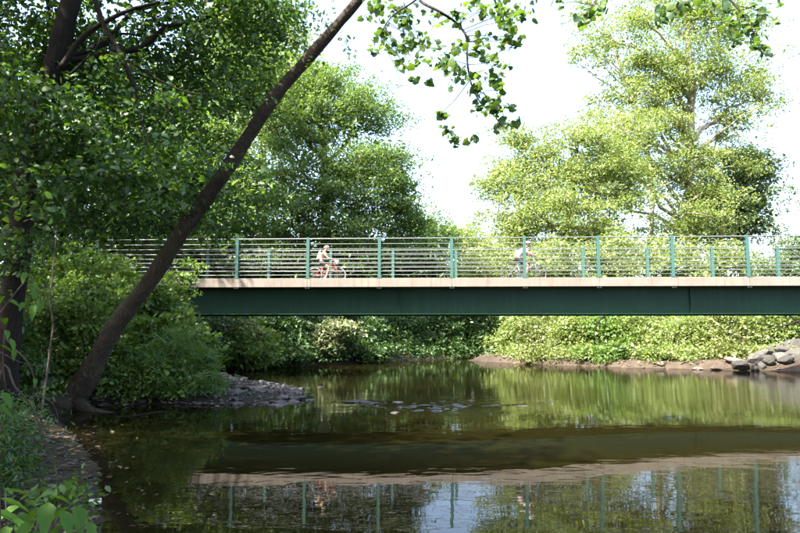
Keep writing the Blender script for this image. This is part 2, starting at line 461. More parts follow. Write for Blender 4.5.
def terrain_z(X, Y):
    X = np.asarray(X, float); Y = np.asarray(Y, float)
    sdist = river_sd(X, Y)
    bar = np.exp(-(((X + 4.0) / 2.2) ** 2 + ((Y - 17.4) / 3.0) ** 2))           # low gravel bar
    fore = np.exp(-(((X + 3.2) / 1.8) ** 2 + ((Y - 6.2) / 4.0) ** 2))          # low muddy shore
    soft = np.clip(np.maximum(bar, fore), 0, 1)
    right = sst(X, 3, 8)
    h1 = (0.30 * (1 - 0.75 * soft)) * sst(sdist, 0, 0.7 + 0.8 * soft)
    h2 = (1.5 - 0.4 * right) * sst(sdist, 0.3, 7.5) * (1 - 0.85 * soft)
    land = h1 + h2 + sst(sdist, 8, 60) * 2.5
    bed = -0.04 - 0.42 * sst(-sdist, 0, 3.2)
    bed = bed + 0.30 * np.exp(-(((X + 2.5) / 6) ** 2 + ((Y - 25.0) / 2.2) ** 2)) * sst(-sdist, 0, 2)
    bed = bed + 0.36 * np.exp(-(((X - RIF[0]) / 2.4) ** 2 + ((Y - RIF[1]) / 1.2) ** 2))
    bed = np.minimum(bed, -0.02)
    z = np.where(sdist > 0, land + 0.015, bed)
    z = z + np.where(sdist > 0, 1, 0.4) * 0.05 * vnoise(X, Y, 1.7) * sst(np.abs(sdist), 0, 1)
    z = z + soft * (.022 * vnoise(X, Y, 5.3, 2) + .014 * vnoise(X, Y, 11.0, 3)) * (1 - sst(np.abs(sdist), 1.5, 3))
    # embankments carrying the path to the bridge ends
    yb = BR_Y0 + 1.75 + math.tan(BR_ANG) * X
    side = np.abs(Y - yb)
    emb = (DECK_Z - 0.35) - np.clip(side - 2.4, 0, 50) * 0.55
    eL = emb - np.clip(X + 9.5, 0, 50) * 0.8
    eR = emb - np.clip(21.5 - X, 0, 50) * 0.8
    z = np.maximum(z, np.where((X < -6) & (sdist > 0), eL, -9))
    z = np.maximum(z, np.where((X > 12) & (sdist > 0), eR, -9))
    return z


def tz(x, y): return float(terrain_z(np.array([x]), np.array([y]))[0])


def axis(lo, hi, step, far):
    a = list(np.arange(lo, hi + 1e-6, step)); s = step
    x = hi
    while x < far: s *= 1.35; x += s; a.append(x)
    x = lo; s = step
    while x > -far: s *= 1.35; x -= s; a.insert(0, x)
    return np.array(a)


def grid_mesh(name, xs, ys, zf):
    X, Y = np.meshgrid(xs, ys, indexing='ij')
    Z = zf(X, Y)
    V = np.stack([X, Y, Z], -1).reshape(-1, 3)
    nx, ny = len(xs), len(ys)
    i, j = np.meshgrid(np.arange(nx - 1), np.arange(ny - 1), indexing='ij')
    a = (i * ny + j).ravel()
    F = np.stack([a, a + ny, a + ny + 1, a + 1], -1)
    me = np_mesh(name, V, F); me.shade_smooth(); return me


xs = axis(-16, 24, 0.26, 900); ys = axis(-4, 48, 0.30, 1100)
xs = np.sort(np.concatenate([xs[(xs < -7.2) | (xs > -.4)], np.arange(-7.2, -.4, .07)])); ys = np.sort(np.concatenate([ys[(ys < 3.2) | (ys > 13.2)], np.arange(3.2, 13.2, .10)]))
ground = mkobj('ground', grid_mesh('ground', xs, ys, terrain_z), M['ground'])
tag(ground, 'brown wooded river bank and stony river bed', 'ground', kind='structure')


def water_z(X, Y):
    s = 0.036 * sst(X, -0.5, 6.5)
    return s * 2.0 * np.tanh((Y - 8.0) / 2.0) * (1 - sst(Y, 11, 18))


def riffle_z(X, Y):
    """choppy little standing waves over the shallow stony riffle"""
    g = np.random.default_rng(77); z = np.zeros_like(X)
    for i in range(34):
        a = g.normal(math.pi / 2, .55); L = g.uniform(.13, .34); k = 2 * math.pi / L
        z += g.uniform(.5, 1.0) * L * np.sin(k * (X * math.cos(a) + Y * math.sin(a)) + g.uniform(0, 6.28))
    d = np.sqrt(((X - RIF[0]) / 3.0) ** 2 + ((Y - RIF[1]) / 2.0) ** 2)
    streak = .5 + .5 * np.sin(Y * 6.0 + 1.2 * np.sin(X * 1.3) + .6 * np.sin(X * 3.1)) * np.cos(X * 1.1 + .8)
    d2 = np.sqrt(((X - 0.7 - .4 * np.sin(Y * 3)) / 1.5) ** 2 + ((Y - 14.2 + .2 * np.sin(X * 2.2)) / 1.2) ** 2)
    m = (1 - sst(d, .35, 1.0)) * np.clip(streak * 1.7 - .4, 0, 1) + 1.1 * (1 - sst(d2, .2, 1.0))
    brk_ = np.sin(Y * 23 + 2.4 * np.sin(X * 1.3) + X * .7) * np.sin(X * 3.1 + 2.2 * np.sin(Y * 4.3)) + .8 * np.sin(Y * 37 - X * 1.9 + 1.5 * np.sin(X * 2.7)) * np.cos(X * 5.3 + Y * 2.0)
    return z * .013 * np.clip(m, 0, 1.3) * np.clip(.25 + 1.2 * brk_, 0, 1.2)


def wav(X, Y): return water_z(X, Y) + riffle_z(X, Y)


wx = np.concatenate([np.arange(-12, -2.51, .4), np.arange(-2.5, 4.2, .05), np.arange(4.25, 12, .25), np.arange(12, 30.01, .6)])
wy = np.concatenate([np.arange(-40, 4, .8), np.arange(4, 12.5, .25), np.arange(12.6, 16.9, .032), np.arange(17.0, 60.01, .6)])
water = mkobj('water', grid_mesh('water', wx, wy, wav), M['water'])
tag(water, 'shallow brown green river with tree reflections', 'water', kind='structure')

# ------------------------------------------------------------------ leaves
def tmpl_oval(w=0.55, fold=0.12):
    V = np.array([[0, 0, -0.02], [0.32, w / 2, fold * .4], [0.30, -w / 2, fold * .8], [0.70, w * 0.38, fold * 0.3], [0.72, -w * 0.36, fold * 0.5], [1, 0, -0.10]], float)
    F = np.array([[0, 2, 1], [1, 2, 4], [1, 4, 3], [3, 4, 5]])
    V[:, 0] -= 0.5; return V, F


def tmpl_diamond(w=0.6, fold=0.1):
    V = np.array([[-0.5, 0, 0], [0, w / 2, fold], [0.5, 0, -0.05], [0, -w / 2, fold]], float)
    return V, np.array([[0, 2, 1], [0, 3, 2]])


def tmpl_blade():
    V = np.array([[0, -0.03, 0], [0, 0.03, 0], [0.55, 0.025, 0.06], [0.55, -0.025, 0.06], [1, 0, -0.05]], float)
    V[:, 0] -= 0.2
    return V, np.array([[0, 3, 1], [1, 3, 2], [3, 4, 2]])


def tmpl_lobed():
    a = [(0, 0.0), (0.30, -0.14), (0.48, -0.04), (0.46, 0.16), (0.54, 0.38), (0.38, 0.50), (0.28, 0.66), (0.0, 0.90), (-0.28, 0.66), (-0.38, 0.50), (-0.54, 0.38), (-0.46, 0.16), (-0.48, -0.04), (-0.30, -0.14)]
    V = [(0, 0.3, 0)] + [(y, x, 0.0) for x, y in a]
    V = np.array([[0.3, 0, 0.05]] + [[y, x, -0.22 * abs(x) - 0.10 * y * y] for x, y in a], float)
    n = len(a)
    F = np.array([[0, 1 + (i + 1) % n, 1 + i] for i in range(n)])
    return V, F


OVAL, DIA, BLADE, LOBED = tmpl_oval(), tmpl_diamond(), tmpl_blade(), tmpl_lobed()
NARROW = tmpl_oval(0.30, 0.06)


def frames(n, up=0.7, axis_bias=None, g=rng):
    nr = g.normal(size=(n, 3)); nr /= np.linalg.norm(nr, axis=1)[:, None]
    nr = nr * (1 - up * 0.45) + np.array([0, 0, up]); nr /= np.linalg.norm(nr, axis=1)[:, None] + 1e-9
    d = g.normal(size=(n, 3))
    if axis_bias is not None: d = d * 0.6 + axis_bias
    d -= nr * (d * nr).sum(1)[:, None]; d /= np.linalg.norm(d, axis=1)[:, None] + 1e-9
    return d, np.cross(nr, d), nr


def leaves_mesh(name, C, size, tmpl, origin, up=0.7, bias=None, g=rng, jitter=0.25):
    V, F = tmpl; n = len(C)
    s = np.asarray(size) * np.exp(g.normal(0, jitter, n))
    a, b, c = frames(n, up, bias, g)
    W = C[:, None, :] - np.array(origin)[None, None, :] + s[:, None, None] * (V[None, :, 0, None] * a[:, None, :] + V[None, :, 1, None] * b[:, None, :] + V[None, :, 2, None] * c[:, None, :])
    k = len(V)
    FF = (F[None] + (np.arange(n) * k)[:, None, None]).reshape(-1, F.shape[1])
    return np_mesh(name, W.reshape(-1, 3), FF)


def sphere_dirs(n, g=rng):
    d = g.normal(size=(n, 3)); return d / np.linalg.norm(d, axis=1)[:, None]


def scatter_clumps(lobes, n, g=rng, shell=2.2):
    """lobes: (center, (rx,ry,rz), weight); returns clump centres biased to the surface"""
    w = np.array([l[2] for l in lobes], float); w /= w.sum(); out = []
    for l, k in zip(lobes, np.round(w * n).astype(int)):
        d = sphere_dirs(k, g); u = g.random(k) ** (1 / shell)
        u = u * np.where(g.random(k) < .16, g.uniform(1.05, 1.38, k), 1.0)          # stray sprays break the outline
        out.append(np.array(l[0])[None] + d * u[:, None] * np.array(l[1])[None])
    return np.concatenate(out)


def leaves_in_clumps(cl, cr, per, g=rng, spray=11, L=0.55, flat=0.55, droop=-0.15):
    """leaf positions: every clump holds sprays, every spray a fan of leaves"""
    cl = np.asarray(cl); n = len(cl); ns = max(1, per // spray)
    r = cr * np.exp(g.normal(0, 0.35, n))
    d = sphere_dirs(n * ns, g); u = g.random(n * ns) ** (1 / 2.0)
    sc = np.repeat(cl, ns, 0) + d * (u * np.repeat(r, ns))[:, None] * np.array([1, 1, flat])
    ax = d * 0.6 + g.normal(size=d.shape) * 0.5; ax[:, 2] = ax[:, 2] * 0.4 + droop
    ax /= np.linalg.norm(ax, axis=1)[:, None]
    t = g.random((n * ns, spray, 1)) - 0.3
    lat = g.normal(size=(n * ns, spray, 3)) * np.array([0.22, 0.22, 0.10]) * L
    Pp = sc[:, None] + ax[:, None] * t * L + lat
    return Pp.reshape(-1, 3), np.repeat(ax, spray, 0)


def px_lobe(px, py, Y, rpx, rpy, ry, w=None):
    c = P(px, py, Y); k = Y / FPX
    rx, rz = rpx * k, rpy * k
    return ((c.x, c.y, c.z), (rx, ry, rz), w if w is not None else (rx * ry * rz) ** (2 / 3))


def limb_path(a, b, g, sag=0.12, n=5):
    a, b = Vector(a), Vector(b); L = (b - a).length
    pts = []
    for i in range(n + 1):
        t = i / n
        p = a.lerp(b, t); p.z += math.sin(t * math.pi) * L * sag * g.uniform(0.3, 1.0)
        if 0 < i < n: p += Vector((g.normal(0, 1), g.normal(0, 1), g.normal(0, 1))) * L * 0.03
        pts.append(p)
    return pts


def make_tree(name, label, base, trunk_pts, trunk_r, lobes, nclump, per, clump_r, leaf, leafmat, barkmat,
              seed=1, limb_from=.15, tmpl=DIA, group=None, cat='tree', L=0.6, nlimb=14, limb_r=0.07, up=0.6, spray=11, flat=0.6, sep_limbs=False, sub=4, sides=10, shell=2.2, core=None):
    g = np.random.default_rng(seed); rr = random.Random(seed)
    t = thing(name, label, cat, base, 0, group)
    pts = smooth_path(trunk_pts, sub); rad = lerp_list(trunk_r, len(pts))
    mb = MB()
    # root flare
    tr = MB(); tr.tube(pts, rad, sides, True, 0.07, rr)
    cl = scatter_clumps(lobes, nclump, g, shell)
    limbs = []
    if nlimb:
        idx = g.choice(len(cl), min(nlimb, len(cl)), replace=False)
        for i in idx:
            c = cl[i]
            # attach below the clump on the trunk
            best, bd = None, 1e9
            for q, p in enumerate(pts):
                if q < len(pts) * limb_from: continue
                dz = c[2] - p.z; dh = math.hypot(c[0] - p.x, c[1] - p.y)
                cost = abs(dz - 0.75 * dh) + 0.2 * dh + (5 if dz < 0 else 0)
                if cost < bd: bd, best = cost, q
            if c[2] < pts[best].z - .2: continue
            a = pts[best]; r0 = min(limb_r * g.uniform(0.6, 1.3), rad[best] * 0.7)
            path = limb_path(a, c, g)
            limbs.append((path, lerp_list([r0, r0 * 0.75, r0 * 0.25], len(path)), c))
    for path, rd, c in limbs:
        (MB() if sep_limbs else tr).tube(path, rd, 6, True) if not sep_limbs else None
        if sep_limbs:
            MB().tube(smooth_path(path, 2), lerp_list(rd, len(path) * 2 - 1), 6).build('branch', barkmat, t, base, True)
        # twigs
        k = 3
        for _ in range(k):
            e = np.array(c) + g.normal(size=3) * clump_r * 0.7
            s0 = path[-2]
            tr.tube([s0, Vector(s0).lerp(Vector(e), 0.5) + Vector((0, 0, 0.05)), Vector(e)], [rd[-2] * 0.6, rd[-1], rd[-1] * 0.4], 4, False)
    tr.build('trunk', barkmat, t, base, True)
    C, ax = leaves_in_clumps(cl, clump_r, per, g, spray, L, flat)
    sz = np.full(len(C), leaf)
    if core:                      # larger leaf groups deep inside the crown close the view through it
        n_, f_, s_ = core
        Cc = scatter_clumps([(l[0], tuple(q * f_ for q in l[1]), l[2]) for l in lobes], n_, g, 3.0)
        C = np.concatenate([C, Cc]); ax = np.concatenate([ax, g.normal(size=Cc.shape)]); sz = np.concatenate([sz, np.full(len(Cc), s_)])
    me = leaves_mesh('crown', C, sz, tmpl, base, up, ax * 0.8, g)
    tag(mkobj('crown', me, leafmat, t), kind='stuff')
    return t


def make_shrub(name, label, base, lobes, nclump, per, clump_r, leaf, leafmat, barkmat, seed, tmpl=DIA, group=None, L=0.4, nstem=6, up=0.6, flat=0.6, spray=10, cat='shrub'):
    g = np.random.default_rng(seed)
    t = thing(name, label, cat, base, 0, group)
    cl = scatter_clumps(lobes, nclump, g, 1.6)
    mb = MB()
    idx = g.choice(len(cl), min(nstem, len(cl)), replace=False)
    for i in idx:
        p = limb_path(Vector(base) + Vector((g.normal(0, 0.15), g.normal(0, 0.15), -0.15)), cl[i], g, 0.05, 4)
        mb.tube(p, lerp_list([0.035, 0.022, 0.008], 5), 5, False)
    mb.build('stem', barkmat, t, base, True)
    C, ax = leaves_in_clumps(cl, clump_r, per, g, spray, L, flat)
    # keep leaves out of the water and ground
    zg = terrain_z(C[:, 0], C[:, 1]); keep = C[:, 2] > np.maximum(zg, 0) + 0.03
    C, ax = C[keep], ax[keep]
    tag(mkobj('foliage', leaves_mesh('foliage', C, leaf, tmpl, base, up, ax * 0.7, g), leafmat, t), kind='stuff')
    return t


def gbase(px, Y):
    x = (px - 400) / FPX * Y
    return Vector((x, Y, tz(x, Y)))


# ------------------------------------------------------------------ bridge
BM = Matrix.Translation((0, BR_Y0, 0)) @ Matrix.Rotation(BR_ANG, 4, 'Z')
bridge = thing('footbridge', 'long flat footbridge with green steel girder and wire railings', 'bridge', (0, BR_Y0, 0), BR_ANG)
XL, XR, BW = -15.0, 27.0, 3.5
SEG = 4.88
# concrete deck edge panels with narrow joints, both sides
k = 0; x = 1.74 - SEG * 4 + 0.0
while x < XR:
    x1 = x + SEG
    for yy in (0.11, BW - 0.11):
        m = MB(); m.box(((x + x1) / 2, yy, DECK_Z - 0.15), (SEG - 0.006, 0.22, 0.30)); m.build('deck_edge', M['concrete'], bridge, bevel=0.012)
    x = x1
XL0 = 1.74 - SEG * 4
m = MB(); m.box(((XL0 + x) / 2, BW / 2, DECK_Z - 0.14), (x - XL0, BW - 0.46, 0.20)); m.build('deck_slab', M['slab'], bridge)
for yy in (0.50, BW - 0.50):
    g_ = MB()
    g_.box(((XL0 + x) / 2, yy, 2.63), (x - XL0, 0.03, 0.86))
    gd = g_.build('girder', M['green_steel'], bridge)
    f = MB(); f.box(((XL0 + x) / 2, yy, 2.185), (x - XL0, 0.30, 0.03)); f.build('bottom_flange', M['green_steel'], gd)
    f = MB(); f.box(((XL0 + x) / 2, yy, 3.07), (x - XL0, 0.28, 0.022)); f.build('top_flange', M['green_steel'], gd)
    for q in range(int((x - XL0) / 2.44)):
        f = MB(); f.box((XL0 + .52 + 2.44 * q, yy + (.06 if yy < 1 else -.06), 2.63), (.014, .09, .84)); f.build('stiffener', M['green_steel'], gd)
    for q in range(int((x - XL0) / SEG)):
        f = MB(); f.box((XL0 + 3.1 + SEG * q, yy + (-.055 if yy < 1 else .055), 2.63), (.016, .08, .84)); f.build('stiffener', M['green_steel'], gd) if q % 2 else None
    for q, sx in enumerate((-8.6, 5.0, 17.0)):
        f = MB(); f.box((sx, yy - 0.022 * (1 if yy < 1 else -1), 2.63), (0.42, 0.012, 0.70)); sp_ = f.build('splice_plate', M['green_steel'], gd)
# cross beams under the slab
xx = XL0 + 1.2
while xx < x:
    m = MB(); m.box((xx, BW / 2, 2.86), (0.12, BW - 1.04, 0.30)); m.build('cross_beam', M['green_steel'], bridge); xx += 2.44
# railings
POST_N = [1.74 + 2.44 * k for k in range(-6, 10)]
POST_F = [2.02 + 2.44 * k for k in range(-6, 10)]
post_m = None; brk = None
RAILS = [0.12, 0.26, 0.40, 0.54, 0.68, 0.84, 1.01, 1.18]
for side, (yy, posts) in enumerate(((0.10, POST_N), (BW - 0.10, POST_F))):
    inn = 1 if side == 0 else -1
    m = MB(); m.tube([(XL0 + .2, yy, DECK_Z + 1.36), (x - .2, yy, DECK_Z + 1.36)], 0.019, 8)
    rail_root = m.build('railing', M['rail_metal'], bridge)
    for h in RAILS:
        m = MB(); m.tube([(XL0 + .2, yy, DECK_Z + h), (x - .2, yy, DECK_Z + h)], 0.0105, 6)
        m.build('rail', M['rail_metal'], rail_root)
    for px_ in posts:
        if post_m is None:
            m = MB()
            m.box((0, 0, 0.715), (0.10, 0.016, 1.37)); m.box((0, 0.055, 0.70), (0.022, 0.10, 1.34)); m.box((0, 0.03, 0.012), (0.20, 0.16, 0.024))
            m.box((0, 0.11, 0.70), (0.10, 0.014, 1.34))
            post_m = m.mesh('post'); post_m.materials.append(M['teal_post'])
            m = MB(); m.box((0, 0, 0), (0.16, 0.10, 0.05)); m.box((-0.05, -0.06, 0), (0.035, 0.03, 0.035)); m.box((0.05, -0.06, 0), (0.035, 0.03, 0.035))
            brk = m.mesh('anchor_plate'); brk.materials.append(M['dark_metal'])
        p = mkobj('post', post_m, None, rail_root); p.location = (px_, yy - 0.058 * inn if side == 0 else yy - 0.05, DECK_Z)
        if side == 0:
            b_ = mkobj('anchor_plate', brk, None, rail_root); b_.location = (px_, 0.09, DECK_Z - 0.327)
# abutments
for bx in (-11.2, 22.6):
    m = MB(); m.box((bx, BW / 2, 0.95), (1.6, BW + 0.8, 2.44)); m.build('abutment', M['concrete'], bridge, bevel=0.03)

# ------------------------------------------------------------------ cyclists
M['bike_red'] = simple('red_paint', (0.34, 0.045, 0.025), None, 0.3, 3)
M['bike_blue'] = simple('blue_grey_paint', (0.16, 0.20, 0.26), None, 0.35, 3)
M['tyre'] = simple('grey_tyre', (0.16, 0.155, 0.15), None, 0.8, 10)
M['tyre_dark'] = simple('dark_tyre', (0.05, 0.05, 0.05), None, 0.8, 10)
M['chrome'] = simple('bright_metal', (0.30, 0.30, 0.29), None, 0.35, 3, 0.5)
M['black'] = simple('black_cloth', (0.018, 0.018, 0.02), None, 0.8, 10)
M['skin'] = simple('skin', (0.34, 0.17, 0.11), (0.29, 0.145, 0.095), 0.55, 6)
M['cream'] = simple('cream_cloth', (0.34, 0.255, 0.16), (0.27, 0.20, 0.125), 0.85, 9, 0, 0.4, 14)
M['white_cloth'] = simple('white_cloth', (0.42, 0.415, 0.41), (0.36, 0.355, 0.35), 0.85, 6, 0, 0.4, 12)
M['helmet_cream'] = simple('cream_helmet', (0.38, 0.30, 0.20), None, 0.4, 5)
M['white_plastic'] = simple('white_plastic', (0.42, 0.42, 0.41), None, 0.45, 5)
M['hair'] = simple('brown_hair', (0.06, 0.035, 0.02), None, 0.7, 20)


def bicycle(label, loc, wr, wb, seat_h, bar, paint, tyre, basket):
    t = thing('bicycle', label, 'bicycle', loc, BR_ANG)
    xr, xf = -wb / 2, wb / 2
    bb = Vector((xr + wb * 0.42, 0, wr * 0.86)); st = Vector((xr + wb * 0.24, 0, seat_h - 0.06)); sj = bb.lerp(st, 0.72)
    hd = Vector((xf - wb * 0.16, 0, wr * 2 + 0.14)); hl = Vector((xf - wb * 0.12, 0, wr * 2 + 0.03)); hub_r, hub_f = Vector((xr, 0, wr)), Vector((xf, 0, wr))
    m = MB()
    for a, b, r in ((bb, sj, .017), (sj, hd, .017), (bb, hl, .020), (hd, hl, .022)): m.tube([a, b], r, 8)
    for s in (-1, 1):
        o = Vector((0, s * 0.05, 0)); m.tube([bb + o * .4, hub_r + o], .010, 6); m.tube([sj + o * .3, hub_r + o], .009, 6)
    fr = m.build('frame', paint, t, smooth=True)
    m = MB()
    for s in (-1, 1):
        o = Vector((0, s * 0.05, 0)); m.tube([hl + o * .9 + Vector((.004, 0, 0)), hl.lerp(hub_f, .5) + o + Vector((.012, 0, 0)), hub_f + o], [.014, .012, .010], 6)
    m.build('fork', paint, t, smooth=True)
    for h in (hub_r, hub_f):
        m = MB(); m.torus(h, wr - 0.034, 0.011, n=32, m=6)
        m.tube([h + Vector((0, -.05, 0)), h + Vector((0, .05, 0))], .018, 8)
        w = m.build('wheel', M['chrome'], t, smooth=True)
        m = MB(); m.torus(h, wr - 0.019, 0.019, n=32, m=8); m.build('tyre', tyre, w, smooth=True)
        for q in range(16):
            a = 2 * math.pi * q / 16; s = 0.03 if q % 2 else -0.03
            m = MB(); m.tube([h + Vector((0, s, 0)), h + Vector((math.cos(a), 0, math.sin(a))) * (wr - .036)], .0022, 4); m.build('spoke', M['chrome'], w)
    m = MB(); m.tube([sj, st], .012, 6); m.build('seat_post', M['chrome'], t)
    m = MB(); s = st + Vector((0, 0, .03))
    m.add([s + Vector(v) for v in ((-.13, -.075, .03), (-.13, .075, .03), (0, .04, .035), (.14, .018, .03), (.14, -.018, .03), (0, -.04, .035), (-.12, -.06, -.02), (-.12, .06, -.02), (0, .03, -.01), (.13, .012, .0), (.13, -.012, .0), (0, -.03, -.01))],
          [(0, 5, 4, 3, 2, 1), (6, 7, 8, 9, 10, 11), (0, 1, 7, 6), (1, 2, 8, 7), (2, 3, 9, 8), (3, 4, 10, 9), (4, 5, 11, 10), (5, 0, 6, 11)])
    m.build('saddle', M['black'], t, bevel=.008)
    b = Vector(bar); m = MB(); m.tube([hd, Vector((hd.x + .03, 0, b.z - .03))], .013, 6)
    m.tube([b + Vector((-.05, -.26, 0)), b + Vector((.01, -.15, .0)), b + Vector((.03, 0, -.02)), b + Vector((.01, .15, 0)), b + Vector((-.05, .26, 0))], .012, 6)
    m.build('handlebar', M['chrome'], t, smooth=True)
    m = MB(); m.tube([bb + Vector((0, -.055, 0)), bb + Vector((0, -.062, 0))], .075, 20); m.build('chainring', M['dark_metal'], t)
    for s, a in ((-1, -1.25), (1, 1.9)):
        e = bb + Vector((math.cos(a) * .15, s * .075, math.sin(a) * .15))
        m = MB(); m.tube([bb + Vector((0, s * .07, 0)), e], .010, 6); cr = m.build('crank', M['chrome'], t)
        m = MB(); m.box(e + Vector((0, s * .05, 0)), (.09, .08, .022)); m.build('pedal', M['black'], cr)
    m = MB(); m.tube([bb + Vector((0, -.058, .07)), hub_r + Vector((0, -.058, .035))], .005, 4); m.tube([bb + Vector((0, -.058, -.07)), hub_r + Vector((0, -.058, -.035))], .005, 4)
    m.build('chain', M['dark_metal'], t)
    if basket:
        m = MB(); c = b + Vector((.10, 0, -.04))
        m.add([c + Vector(v) for v in ((-.07, -.11, -.08), (.06, -.10, -.08), (.06, .10, -.08), (-.07, .11, -.08), (-.09, -.13, .08), (.09, -.12, .08), (.09, .12, .08), (-.09, .13, .08))],
              [(0, 3, 2, 1), (4, 5, 6, 7), (0, 1, 5, 4), (1, 2, 6, 5), (2, 3, 7, 6), (3, 0, 4, 7)])
        m.build('handlebar_bag', M['white_plastic'], t, bevel=.02)
    return t, bb


def skin_obj(name, verts, edges, radii, mat, parent, root=0, sub=2):
    me = bpy.data.meshes.new(name); me.from_pydata(verts, edges, [])
    ob = mkobj(name, me, mat, parent)
    sk = ob.modifiers.new('skin', 'SKIN'); sk.use_smooth_shade = True
    lay = me.skin_vertices[0].data
    for i, r in enumerate(radii): lay[i].radius = (r, r) if not isinstance(r, tuple) else r
    lay[root].use_root = True
    sb = ob.modifiers.new('sub', 'SUBSURF'); sb.levels = sub; sb.render_levels = sub
    return ob


def person(label, loc, hip, neck, head, hand, feet, knees, k, shirt, shorts, helmet, shoes, pack=False):
    """local x forward; k = body scale"""
    t = thing('person', label, 'person', loc, BR_ANG)
    hip, neck, head, hand = map(Vector, (hip, neck, head, hand))
    V = []; E = []; Rd = []
    def add(p, r, par=None):
        V.append(tuple(p)); Rd.append(r)
        if par is not None: E.append((par, len(V) - 1))
        return len(V) - 1
    p0 = add(hip, .115 * k)
    bow = Vector((-.04, 0, .02)) * k
    p1 = add(hip.lerp(neck, .35) + bow, .115 * k, p0); p2 = add(hip.lerp(neck, .72) + bow, .125 * k, p1); p3 = add(neck - (neck - hip) * .06, .075 * k, p2)
    p4 = add(neck.lerp(head, .35), .05 * k, p3); up = (head - neck).normalized()
    p5 = add(head - up * .03 * k + Vector((.012 * k, 0, 0)), .078 * k, p4); p6 = add(head + up * .07 * k, .082 * k, p5)
    nose = add(head + Vector((.10 * k, 0, -.012 * k)), .014 * k, p5)
    arms = []
    for s in (-1, 1):
        sh = neck + Vector((-.01, s * .165 * k, -.05 * k)); hd = hand + Vector((0, s * .20 * k, 0))
        el = sh.lerp(hd, .52) + Vector((-.02, s * .05 * k, -.07 * k))
        a = add(sh, .056 * k, p2); b = add(el, .042 * k, a); c = add(hd + (el - hd).normalized() * .07 * k, .030 * k, b); d = add(hd, .030 * k, c)
        arms.append((sh, el, hd))
    legs = []
    for s, ft, kn in zip((-1, 1), feet, knees):
        hj = hip + Vector((.02, s * .10 * k, -.03)); kn = Vector((kn[0], s * .11 * k, kn[1])); ft = Vector((ft[0], s * .115, ft[1]))
        a = add(hj, .088 * k, p0); b = add(hj.lerp(kn, .5), .080 * k, a); c = add(kn, .056 * k, b); d = add(kn.lerp(ft, .4), .055 * k, c); e = add(ft + Vector((0, 0, .03)), .036 * k, d)
        legs.append((hj, kn, ft))
    skin_obj('body', V, E, Rd, M['skin'], t)
    # fingers curled round the grips, one chain each
    for s, (sh, el, hd) in zip((-1, 1), arms):
        m = MB()
        for q in range(4):
            o = Vector((0.0, (q - 1.5) * .021 * k, 0)); L = (.9, 1.05, 1.0, .8)[q] * k
            m.tube([hd + o + Vector((.01, 0, .012)), hd + o + Vector((.045 * L, 0, .010)), hd + o + Vector((.058 * L, 0, -.022)), hd + o + Vector((.028 * L, 0, -.036))], [.010 * k, .009 * k, .009 * k, .007 * k], 6)
        m.tube([hd + Vector((-.005, -s * .03 * k, 0)), hd + Vector((.02, -s * .052 * k, -.012)), hd + Vector((.038, -s * .050 * k, -.028))], [.011 * k, .010 * k, .008 * k], 6)
        m.build('hand', M['skin'], t, smooth=True)
    # shirt
    V, E, Rd = [], [], []
    q0 = add(hip + (neck - hip) * .04, .145 * k); q1 = add(hip.lerp(neck, .35) + bow, .145 * k, q0); q2 = add(hip.lerp(neck, .72) + bow, .150 * k, q1); q3 = add(neck - (neck - hip) * .04, .085 * k, q2)
    for sh, el, hd in arms:
        a = add(sh, .076 * k, q2); b = add(sh.lerp(el, .75), .066 * k, a)
    skin_obj('shirt', V, E, Rd, shirt, t)
    V, E, Rd = [], [], []
    q0 = add(hip + (neck - hip) * .03, .140 * k)
    q1 = add(hip - Vector((0, 0, .02)), .142 * k, q0)
    for hj, kn, ft in legs:
        a = add(hj, .108 * k, q1); b = add(hj.lerp(kn, .62), .094 * k, a)
    skin_obj('shorts', V, E, Rd, shorts, t)
    for s, (hj, kn, ft) in zip((-1, 1), legs):
        m = MB(); f = ft
        pr = [(-.075, .030, .0), (-.03, .038, .0), (.05, .043, 0), (.12, .036, 0), (.165, .014, 0)]; tp = [.075, .085, .055, .035, .018]
        vs = []
        for (dx, hw, _), hz in zip(pr, tp):
            for sy, z in ((-1, -.02), (1, -.02), (.75, hz), (-.75, hz)): vs.append(f + Vector((dx * k, sy * hw * k, z * k)))
        fs = [(i * 4 + a, i * 4 + (a + 1) % 4, i * 4 + 4 + (a + 1) % 4, i * 4 + 4 + a) for i in range(4) for a in range(4)] + [(3, 2, 1, 0), (16, 17, 18, 19)]
        m.add(vs, fs); m.build('shoe', shoes, t, smooth=True)
        m = MB(); m.tube([f + Vector((-.01, 0, .05 * k)), f + Vector((-.005, 0, .12 * k))], [.043 * k, .042 * k], 10); m.build('sock', M['white_cloth'], t, smooth=True)
    # hair, ears, eyes and helmet
    m = MB()
    for s in (-1, 1):
        m.tube([head + Vector((-.015 * k, s * .078 * k, .02 * k)), head + Vector((-.01 * k, s * .094 * k, 0)), head + Vector((-.008 * k, s * .080 * k, -.03 * k))], [.010 * k, .018 * k, .009 * k], 6)
    m.build('ear', M['skin'], t, smooth=True)
    m = MB()
    for s in (-1, 1): m.tube([head + Vector((.072 * k, s * .032 * k, .016 * k)), head + Vector((.082 * k, s * .032 * k, .016 * k))], [.011 * k, .006 * k], 8)
    m.build('eye', M['black'], t)
    m = MB(); m.tube([head + Vector((.074 * k, -.025 * k, -.050 * k)), head + Vector((.080 * k, 0, -.052 * k)), head + Vector((.074 * k, .025 * k, -.050 * k))], .007 * k, 6); m.build('mouth', simple('lip', (0.45, 0.18, 0.14)), t)
